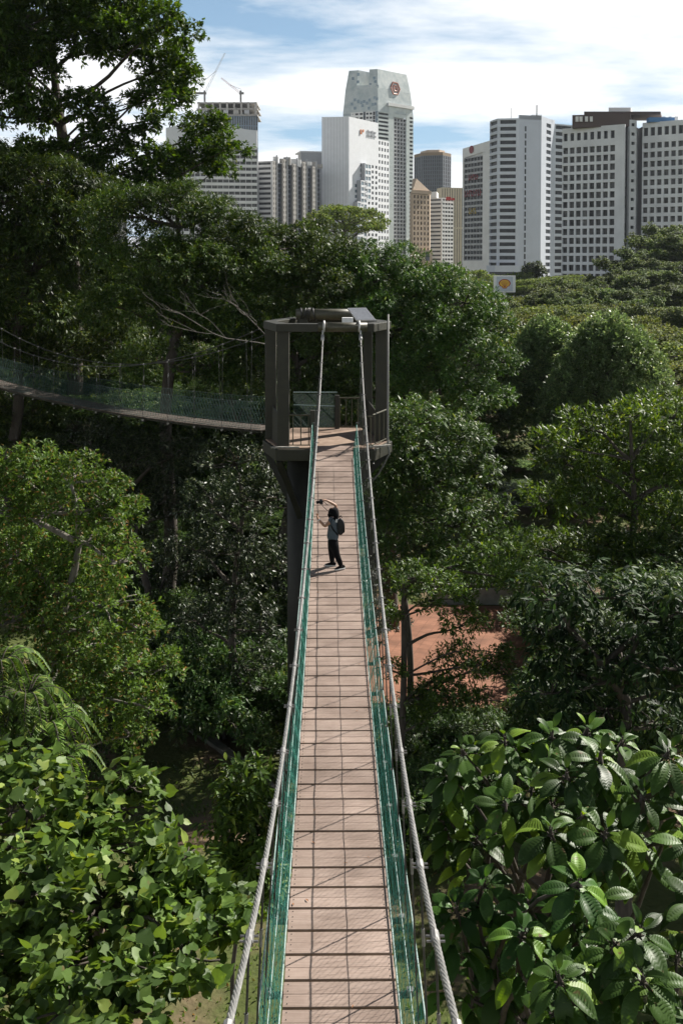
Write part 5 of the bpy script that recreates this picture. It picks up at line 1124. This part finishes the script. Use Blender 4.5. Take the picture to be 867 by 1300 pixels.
    # forest trees behind the first ranks, closing the view and shading the floor
    for px, py, Y, s in ((0, 300, 74, 1.2), (60, 290, 72, 1.2), (130, 300, 76, 1.1), (190, 300, 74, 1.1), (250, 310, 76, 1.1), (310, 330, 74, 1), (370, 335, 72, 1), (430, 350, 70, 1), (480, 372, 74, .9), (560, 400, 76, .9), (600, 450, 80, .8), (30, 420, 68, 1.1), (110, 440, 66, 1), (180, 470, 62, 1), (250, 480, 60, 1), (320, 470, 60, 1),
                         (400, 480, 62, .9), (470, 500, 64, .9), (550, 520, 66, .8), (610, 570, 76, .8), (-60, 250, 66, 1.3), (-120, 350, 70, 1.3), (700, 620, 78, .9), (760, 620, 80, .9), (840, 600, 78, 1), (910, 560, 70, 1), (480, 600, 62, .8), (400, 600, 62, .8), (150, 560, 60, 1), (60, 540, 62, 1), (250, 600, 58, .9), (330, 640, 54, .8), (200, 650, 54, .8), (920, 620, 34, .9), (960, 700, 27, .8)):
        put('f', px, py, Y, s, {0: None}.get(1) or f"tall forest tree {'behind the side bridge' if px < 330 else 'behind the viewing tower' if px < 520 else 'below the domed trees' if px > 680 else 'right of the tower in the second rank'}")
    ordn = ['first', 'second', 'third', 'fourth', 'fifth', 'sixth', 'seventh', 'eighth', 'ninth', 'tenth', 'eleventh', 'twelfth', 'thirteenth', 'fourteenth', 'fifteenth', 'sixteenth', 'seventeenth', 'eighteenth', 'nineteenth', 'twentieth', 'last but one', 'last']
    by = {}
    for px, o, au in placed:
        if au: by.setdefault(o['label'], []).append((px, o))
    for lab, lst in by.items():
        if len(lst) > 1:
            for i, (px, o) in enumerate(sorted(lst, key=lambda t: t[0])): o['label'] = f"{lab}, {ordn[min(i, 21)]} from the left"
    for i in range(120):
        Y = rnd.uniform(24, 60); px = rnd.choice((rnd.uniform(180, 420), rnd.uniform(450, 720), rnd.uniform(620, 867))); p = P(px, 600, Y); g = gz(p.x, Y)
        # keep the court, the path and the lawn open
        if (-1 < p.x < 10 and 37 < Y < 60) or (p.x < 9 and Y < 36) or Y < 31: continue
        s = rnd.uniform(.8, 1.7) if p.x < 0 or Y > 44 else rnd.uniform(.6, 1.0); t = T['b'][0]
        if 'b' not in used: o = t; used['b'] = 1; o['label'] = 'glossy low bush on the shaded forest floor'; o['group'] = words['b'][1]
        else: o = dup(t, (0, 0, 0), rnd.random()*6.3, s, 'glossy low bush on the shaded forest floor', words['b'][1])
        o.location = (p.x, Y, g); o.scale = (s, s, s)
    for px, Y, s in ((478, 33, 1.0), (500, 31, 1.1), (522, 33, 1.0), (545, 31.5, 1.15), (568, 33, 1.0), (590, 31, 1.0), (485, 27, .8), (515, 27.5, .9), (548, 27, .9), (580, 27, .8), (490, 37, .9), (530, 37, .9), (575, 36.5, .8), (700, 37, 1.4), (740, 35, 1.4), (800, 36, 1.5),
                     (185, 37, 1.5), (215, 39, 1.6), (250, 38, 1.5), (285, 39, 1.5), (320, 37.5, 1.4), (350, 38, 1.4), (160, 34, 1.3), (378, 36, 1.3), (240, 42, 1.7), (300, 43, 1.7), (345, 43, 1.7), (200, 43, 1.7), (150, 40, 1.6)):
        p = P(px, 600, Y); o = dup(T['b'][0], (p.x, Y, gz(p.x, Y)), rnd.random()*6.3, s, 'glossy low bush on the shaded forest floor' if px < 440 else 'low bush beside the footbridge and red paving', words['b'][1])
foliage_far()

# ------------------------------------------------------------------ things on the ground between the trees
def ground_things():
    m, t, b = new_mat('red_brick_paving'); n = t.nodes.new; l = t.links.new
    tc = n('ShaderNodeTexCoord'); br = n('ShaderNodeTexBrick'); br.inputs['Scale'].default_value = 1.0; br.offset = 0.0
    br.inputs['Brick Width'].default_value = 0.55; br.inputs['Row Height'].default_value = 0.55; br.inputs['Mortar Size'].default_value = 0.018
    br.inputs['Color1'].default_value = (0.27, 0.128, 0.078, 1); br.inputs['Color2'].default_value = (0.33, 0.160, 0.100, 1); br.inputs['Mortar'].default_value = (0.22, 0.10, 0.06, 1)
    mp = n('ShaderNodeMapping'); mp.inputs['Rotation'].default_value[2] = 0.35; l(tc.outputs['Object'], mp.inputs[0]); l(mp.outputs[0], br.inputs[0])
    nz = n('ShaderNodeTexNoise'); nz.inputs['Scale'].default_value = 1.2; nz.inputs['Detail'].default_value = 7; l(tc.outputs['Object'], nz.inputs[0])
    rr = n('ShaderNodeValToRGB'); rr.color_ramp.elements[0].position = .3; rr.color_ramp.elements[0].color = (.6, .55, .5, 1); rr.color_ramp.elements[1].position = .7; rr.color_ramp.elements[1].color = (1.1, 1.05, 1.0, 1); l(nz.outputs[0], rr.inputs[0])
    mu = n('ShaderNodeMix'); mu.data_type = 'RGBA'; mu.blend_type = 'MULTIPLY'; mu.inputs[0].default_value = 1; l(br.outputs[0], mu.inputs[6]); l(rr.outputs[0], mu.inputs[7]); l(mu.outputs[2], b.inputs['Base Color']); b.inputs['Roughness'].default_value = .85
    M['pave'] = m; M['concrete'] = noise_mat('weathered_concrete', (0.30, 0.29, 0.27), (0.50, 0.49, 0.46), 2.5, 0.85, bump=.2)
    M['conc_dark'] = noise_mat('dark_concrete', (0.07, 0.07, 0.06), (0.16, 0.155, 0.13), 2.0, 0.9, bump=.3)  # darker concrete for the drain kerb and the slab's side wall
    o = MB().prism([(1.0, 42.8), (10.4, 41.9), (11.0, 55.0), (1.4, 55.4)], -1.6, -1.15).build('pavement', m, None); tag(o, kind='structure')
    # low wall closing the court
    w = empty('low_wall', (8.2, 55.8, -1.3)); tag(w, 'low pale wall with a top rail at the far edge of the red paving', 'wall')
    MB().box((0, 0, .45), (6.2, .2, .9)).build('wall_base', M['concrete'], w, bevel=.02); MB().tube([(-3.1, 0, 1.15), (3.1, 0, 1.15)], .05, 8).tube([(-3, 0, .85), (-3, 0, 1.15)], .04, 6).tube([(0, 0, .85), (0, 0, 1.15)], .04, 6).tube([(3, 0, .85), (3, 0, 1.15)], .04, 6).build('rail', M['steel_grey'], w)
    # concrete footbridge slab with thin posts
    c = P(640, 890, 38.5); f = empty('footbridge', (c.x, 38.5, -1.2)); tag(f, 'pale concrete footbridge slab with thin dark posts, above the giant leaved trees', 'footbridge')
    MB().box((0, 0, .72), (3.4, 1.5, .14), -.25).build('slab', M['concrete'], f, bevel=.02); MB().box((0.1, -.85, .25), (3.2, .12, .7), -.25).build('side_wall', M['conc_dark'], f)
    for k in range(7):
        x = -1.4+.32*k; MB().tube([(x, .6-.25*x, .8), (x, .6-.25*x, 1.75)], .018, 6).build('post', M['steel_dark'], f)
    MB().tube([(-1.5, .6+.375, 1.75), (.6, .6-.15, 1.75)], .022, 6).build('handrail', M['steel_dark'], f)
    # curved drain edge on the lawn
    pts = [PH(215, 893, 17.2), PH(240, 912, 17.1), PH(275, 935, 17.0), PH(315, 962, 16.8), PH(350, 1000, 16.6), PH(372, 1050, 16.4)]
    k = MB()
    for a, b_ in zip(pts, pts[1:]):
        for i in range(4):
            p = a.lerp(b_, i/4); q = a.lerp(b_, (i+1)/4); d = (q-p).normalized(); s_ = Vector((d.y, -d.x, 0))*.16
            zp, zq = gz(p.x, p.y), gz(q.x, q.y)
            k.hexa([(p.x-s_.x, p.y-s_.y, zp-.2), (p.x+s_.x, p.y+s_.y, zp-.2), (q.x+s_.x, q.y+s_.y, zq-.2), (q.x-s_.x, q.y-s_.y, zq-.2), (p.x-s_.x, p.y-s_.y, zp+.14), (p.x+s_.x, p.y+s_.y, zp+.14), (q.x+s_.x, q.y+s_.y, zq+.14), (q.x-s_.x, q.y-s_.y, zq+.14)])
    tag(k.build('drain_kerb', M['conc_dark'], None), kind='structure')
    # fallen leaves lying on the boards
    M['dry_leaf'] = plain('dry_leaf', (0.30, 0.13, 0.05), 0.7)
    r = random.Random(4); base = None
    for i in range(14):
        s_ = r.uniform(8.6, 24); x = r.choice((-1, 1))*r.uniform(.25, .54) if r.random() < .7 else r.uniform(-.5, .5); c = cpos1(s_)
        if base is None:
            tv, tf = leaf_tpl('lance'); me = bpy.data.meshes.new('fallen_leaf'); me.from_pydata([tuple(v) for v in tv], [], tf); me.materials.append(M['dry_leaf']); base = bpy.data.objects.new('fallen_leaf', me); o = base
        else: o = base.copy()
        COL.objects.link(o); tag(o, 'small dry brown leaf lying on the bridge boards', 'leaf', 'fallen leaves on the bridge boards')
        o.location = (c.x+x, c.y, c.z+.012); o.rotation_euler = (0, 0, r.random()*6.3); z = r.uniform(.04, .075); o.scale = (z, z, z)
    # grass tufts on the open lawn
    g = np.random.default_rng(5); n_ = 9000; x = g.uniform(-9, 4.5, n_); y = g.uniform(13.5, 34, n_); z = ground_z(x, y)
    pos = np.stack([x, y, z-.01], 1); ax = np.stack([g.normal(0, .5, n_), g.normal(0, .5, n_), np.ones(n_)], 1); nr = g.normal(size=(n_, 3))
    me = leaves_mesh('grass', 'small', pos, ax, nr, g.uniform(.05, .16, n_)); tag(link('grass', me, None, M['leaf_yellow']), 'short grass on the lawn below the bridge', 'grass', None, 'stuff')
ground_things()
def bare_branches():
    root = P(352, 440, 42); t = MB(); r = random.Random(9)
    def grow(p, d, L_, rad, lv):
        q = p + d*L_; pts = limb(t, p, q, rad, rad*.55, .10, 6, 5)
        if lv == 0: return
        for k in range(3 if lv > 1 else 2):
            s_ = pts[r.choice((2, 3, 4, 5))]; e = (d + Vector((r.gauss(0, .35), r.gauss(0, .3), r.gauss(0.05, .38)))).normalized(); grow(s_, e, L_*r.uniform(.45, .7), rad*.55, lv-1)
    for tx, ty in ((222, 405), (268, 360)):
        e = P(tx, ty, 40.5)-root; grow(Vector((0, 0, 0)), e.normalized(), e.length*.75, .032, 3)
    o = t.build('bare_branch', M['dead_wood'], None, smooth=True); o.location = root; tag(o, 'bare grey dead branches sticking out beside the tower frame', 'branch')
bare_branches()

# ------------------------------------------------------------------ the person on the bridge
def skin(name, verts, edges, rad, mat, parent, sub=2, root=0):
    me = bpy.data.meshes.new(name); me.from_pydata([tuple(v) for v in verts], edges, []); me.update(); o = link(name, me, parent, mat)
    md = o.modifiers.new('skin', 'SKIN'); md.use_smooth_shade = True
    lay = me.skin_vertices[0].data
    for i, r in enumerate(rad):
        lay[i].radius = (r, r) if not hasattr(r, '__len__') else r; lay[i].use_root = (i == root)
    sb = o.modifiers.new('sub', 'SUBSURF'); sb.levels = sub; sb.render_levels = sub
    return o
def person():
    hp = deckH(22.6); Yp = (CZ-cpos1(22.6).z)/((CY-0)/F*0 + 1) if False else None
    # find the distance at which the deck shows at row 720
    Yp = min(np.arange(20, 26, .02), key=lambda s: abs(P(421, 720, s).z - cpos1(s).z)); Yp = float(Yp); zd = cpos1(Yp).z
    M['skin'] = noise_mat('skin', (0.36, 0.19, 0.12), (0.44, 0.25, 0.165), 20, 0.5); M['cloth_black'] = noise_mat('black_cloth', (0.003, 0.003, 0.004), (0.009, 0.009, 0.011), 30, 0.9, spec=.15)
    M['cloth_slate'] = noise_mat('slate_tshirt', (0.055, 0.075, 0.095), (0.085, 0.11, 0.135), 18, 0.9); M['sole'] = plain('white_sole', (0.7, 0.7, 0.7), .5); M['pack'] = noise_mat('black_nylon', (0.004, 0.005, 0.006), (0.018, 0.019, 0.022), 25, 0.5, spec=.3)
    o = empty('person', (P(421, 720, Yp).x, Yp, zd)); tag(o, 'person in black headscarf, slate t-shirt and dark trousers holding a camera overhead', 'person'); B = Vector(o.location)
    def J(zx, zy, dy=0.0): return P(385+zx/11.81, 625+zy/11.81, Yp+dy) - B
    # the near foot is a little closer to the camera, both soles on the boards
    pel = J(440, 715); v = [pel, J(448, 600), J(458, 480), J(462, 400), J(462, 340), J(450, 265)]
    e = [(0, 1), (1, 2), (2, 3), (3, 4), (4, 5)]; r = [(.095, .085), (.095, .085), (.115, .095), (.10, .09), .05, (.088, .10)]
    def add(p, par, rd): v.append(p); e.append((par, len(v)-1)); r.append(rd); return len(v)-1
    add(J(448, 222), 5, .055); add(J(412, 262), 5, .022)           # crown of the head, nose
    # legs
    def leg(hip, knee, ank, zs):
        a = add(hip, 0, .070); b = add(knee, a, .058); c = add(ank, b, .036); return c
    ankL = J(435, 1040, .10); ankL.z = .075; ankR = J(572, 1050, -.14); ankR.z = .075
    leg(J(430, 770, .07), J(425, 890, .09), ankL, 0); leg(J(462, 770, -.07), J(490, 900, -.10), ankR, 0)
    # near arm: bent, hand raised in front
    s1 = add(J(425, 410, -.13), 3, .052); el1 = add(J(325, 515, -.16), s1, .040); w1 = add(J(228, 405, -.10), el1, .024); h1 = add(J(208, 372, -.09), w1, (.034, .018))
    fdir = [(-10, -52), (2, -60), (14, -58), (24, -48)]
    for k, (fx, fy) in enumerate(fdir):
        a = add(J(208+fx*.45, 372+fy*.5, -.11+.02*k), h1, .0085); b = add(J(208+fx*.8-3, 372+fy*.85, -.115+.02*k), a, .008); add(J(208+fx-10, 372+fy, -.115+.02*k), b, .007)
    a = add(J(222, 372, -.05), h1, .010); add(J(214, 340, -.03), a, .008)
    # far arm: raised over the head with the camera
    s2 = add(J(492, 395, .14), 3, .052); el2 = add(J(490, 195, .12), s2, .038); w2 = add(J(345, 118, .06), el2, .023); h2 = add(J(312, 118, .04), w2, (.034, .02))
    for k in range(4):
        a = add(J(292-2*k, 104+9*k, .02-.01*k), h2, .0085); b = add(J(272, 110+10*k, .0), a, .008); add(J(266, 128+8*k, -.03), b, .007)
    a = add(J(305, 135, .0), h2, .010); add(J(288, 150, -.02), a, .008)
    skin('body', v, e, r, M['skin'], o)
    # clothes
    tv = [pel+Vector((0, 0, -.05)), J(446, 600), J(456, 500), J(460, 415), J(425, 412, -.13), J(388, 455, -.15), J(492, 398, .14), J(494, 340, .135)]
    skin('tshirt', tv, [(0, 1), (1, 2), (2, 3), (3, 4), (4, 5), (3, 6), (6, 7)], [(.195, .165), (.168, .145), (.16, .135), (.115, .11), .082, .07, .08, .062], M['cloth_slate'], o)
    kv = [pel+Vector((0, 0, -.02)), J(430, 790, .07), J(425, 900, .09), ankL+Vector((0, 0, -.01)), J(466, 790, -.07), J(492, 910, -.10), ankR+Vector((0, 0, -.01)), J(446, 600), J(447, 670)]
    skin('trousers', kv, [(0, 1), (1, 2), (2, 3), (0, 4), (4, 5), (5, 6), (0, 8), (8, 7)], [(.16, .135), .115, .082, .058, .115, .082, .058, (.135, .115), (.15, .125)], M['cloth_black'], o)
    hv = [J(462, 345), J(455, 275), J(452, 225), J(440, 415, -.06), J(478, 415, .06), J(410, 440, -.12), J(400, 400, 0)]
    skin('headscarf', hv, [(0, 1), (1, 2), (0, 3), (0, 4), (3, 5), (3, 6)], [(.11, .10), (.132, .13), .108, (.125, .11), (.125, .11), .095, .08], M['cloth_black'], o)
    for sg in (-1, 1):
        eye = MB(); c = J(420, 255, .035*sg); eye.tube([c-Vector((.004, 0, 0)), c+Vector((.004, 0, 0))], .007, 8); eye.build('eye', M['cloth_black'], o)
    # shoes
    def shoe(ank, ang):
        s = MB(); u = Vector((math.cos(ang), math.sin(ang), 0)); w = Vector((-u.y, u.x, 0)); rows = [(-.085, .030, .075), (-.03, .040, .105), (.05, .043, .085), (.13, .046, .055), (.175, .030, .040)]
        base = Vector((ank.x, ank.y, 0)); prev = None; sole = MB()
        for (x, hw, hh) in rows:
            c = base+u*x; ring = [c-w*hw+Vector((0, 0, .022)), c-w*hw*.92+Vector((0, 0, hh*.7)), c-w*hw*.4+Vector((0, 0, hh)), c+w*hw*.4+Vector((0, 0, hh)), c+w*hw*.92+Vector((0, 0, hh*.7)), c+w*hw+Vector((0, 0, .022))]
            n = len(s.v); s.v += [tuple(q) for q in ring]
            if prev is not None:
                for k in range(6): s.f.append((prev+k, prev+(k+1) % 6, n+(k+1) % 6, n+k))
            else: s.f.append(tuple(range(n, n+6)))
            prev = n
        s.f.append(tuple(range(prev, prev+6))[::-1])
        ol = [base+u*(x-(.004 if i == 0 else -.006 if i == 4 else 0))-w*(hw+.006) for i, (x, hw, _) in enumerate(rows)] + [base+u*(x-(.004 if i == 0 else -.006 if i == 4 else 0))+w*(hw+.006) for i, (x, hw, _) in list(enumerate(rows))[::-1]]
        sole.prism([(q.x, q.y) for q in ol[::-1]], .002, .028)
        so_ = s.build('shoe', M['cloth_black'], o, smooth=True); sole.build('sole', M['sole'], so_, bevel=.004)
    shoe(ankL+Vector((0, 0, 0)), math.radians(176)); shoe(ankR, math.radians(212))
    wb = MB(); c = J(228, 405, -.10); d = (J(325, 515, -.16)-c).normalized(); wb.tube([c+d*.01, c+d*.035], .030, 12); wb.build('wristband', M['white'], o)
    pr = MB(); c = J(490, 415, -.085); pr.poly([c+Vector((-.05, -.04, -.03)), c+Vector((.03, -.055, -.05)), c+Vector((.04, -.05, .02)), c+Vector((-.03, -.035, .05))]); pr.build('print', M['sole'], o)
    # backpack (its own thing) and camera
    bp = empty('backpack', J(575, 520, .0)+B); tag(bp, 'black backpack worn by the person on the bridge', 'backpack'); Q = B-Vector(bp.location)
    def K(x, y, d=0.0): return J(x, y, d)+Q
    bd = MB(); ring = [(520, 655, .11), (500, 520, .13), (520, 400, .11), (560, 370, .09), (615, 430, .10), (632, 540, .11), (600, 640, .10)]
    n = len(ring); c0 = K(560, 520)
    for sgn, k_ in ((-1, .86), (-1.0, 1.0), (1.0, 1.0), (1, .86)):
        for x, y, d in ring:
            q = K(x, y, sgn*d*(1.0 if k_ == 1.0 else 1.25)); bd.v.append(tuple(c0+Vector(((q-c0).x*k_, (q-c0).y if k_ == 1.0 else (q-c0).y, (q-c0).z*k_))))
    for L_ in range(3):
        for k in range(n): bd.f.append((L_*n+k, L_*n+(k+1) % n, (L_+1)*n+(k+1) % n, (L_+1)*n+k))
    bd.f.append(tuple(range(n))[::-1]); bd.f.append(tuple(3*n+k for k in range(n)))
    ob = bd.build('bag', M['pack'], bp, smooth=True); sb = ob.modifiers.new('s', 'SUBSURF'); sb.levels = sb.render_levels = 2
    pk = MB(); q = K(600, 545, -.04); pk.box(tuple(q), (.07, .17, .17)); po = pk.build('pocket', M['cloth_black'], bp, bevel=.03)
    for sg in (-1, 1):
        MB().tube([K(500, 395, .11*sg), K(455, 380, .115*sg), K(412, 415, .12*sg), K(408, 480, .145*sg), K(450, 560, .155*sg), K(515, 640, .12*sg)], .016, 6).build('strap', M['cloth_black'], bp, smooth=True)
    MB().tube([K(540, 385, -.02), K(548, 355, 0), K(565, 352, 0), K(578, 380, .02)], .010, 6).build('handle', M['cloth_black'], bp, smooth=True)
    cm = empty('camera', J(268, 145, .0)+B); cm.name = 'handheld_camera'; tag(cm, 'black camera with strap held up in the raised hand', 'camera')
    MB().box((0, 0, 0), (.075, .125, .085), .15).box((0, 0, .05), (.05, .05, .025), .15).build('camera_body', M['pack'], cm, bevel=.008)
    MB().tube([(-.03, 0, -.002), (-.09, -.012, -.004), (-.11, -.016, -.004)], [.034, .034, .037], 14).build('lens', M['cloth_black'], cm, smooth=True)
    Q = B-Vector(cm.location); MB().tube([J(262, 165, -.05)+Q, J(300, 215, -.08)+Q, J(350, 262, -.10)+Q, J(392, 292, -.11)+Q], .007, 5).tube([J(290, 130, .06)+Q, J(335, 165, .09)+Q, J(375, 195, .10)+Q], .007, 5).build('camera_strap', M['cloth_black'], cm, smooth=True)
person()

def haze():
    m = bpy.data.materials.new('haze'); m.use_nodes = True; t = m.node_tree; t.nodes.clear(); pv = t.nodes.new('ShaderNodeVolumePrincipled'); ou = t.nodes.new('ShaderNodeOutputMaterial')
    pv.inputs['Color'].default_value = (0.80, 0.88, 1.0, 1); pv.inputs['Density'].default_value = 0.00005; pv.inputs['Anisotropy'].default_value = 0.2; t.links.new(pv.outputs[0], ou.inputs['Volume'])
    o = MB().box((0, 3500, 72), (12600, 11900, 212)).build('haze', m, None); tag(o, 'thin pale haze over the valley and city', 'haze', None, 'stuff')
HAZE = True
if HAZE: haze()
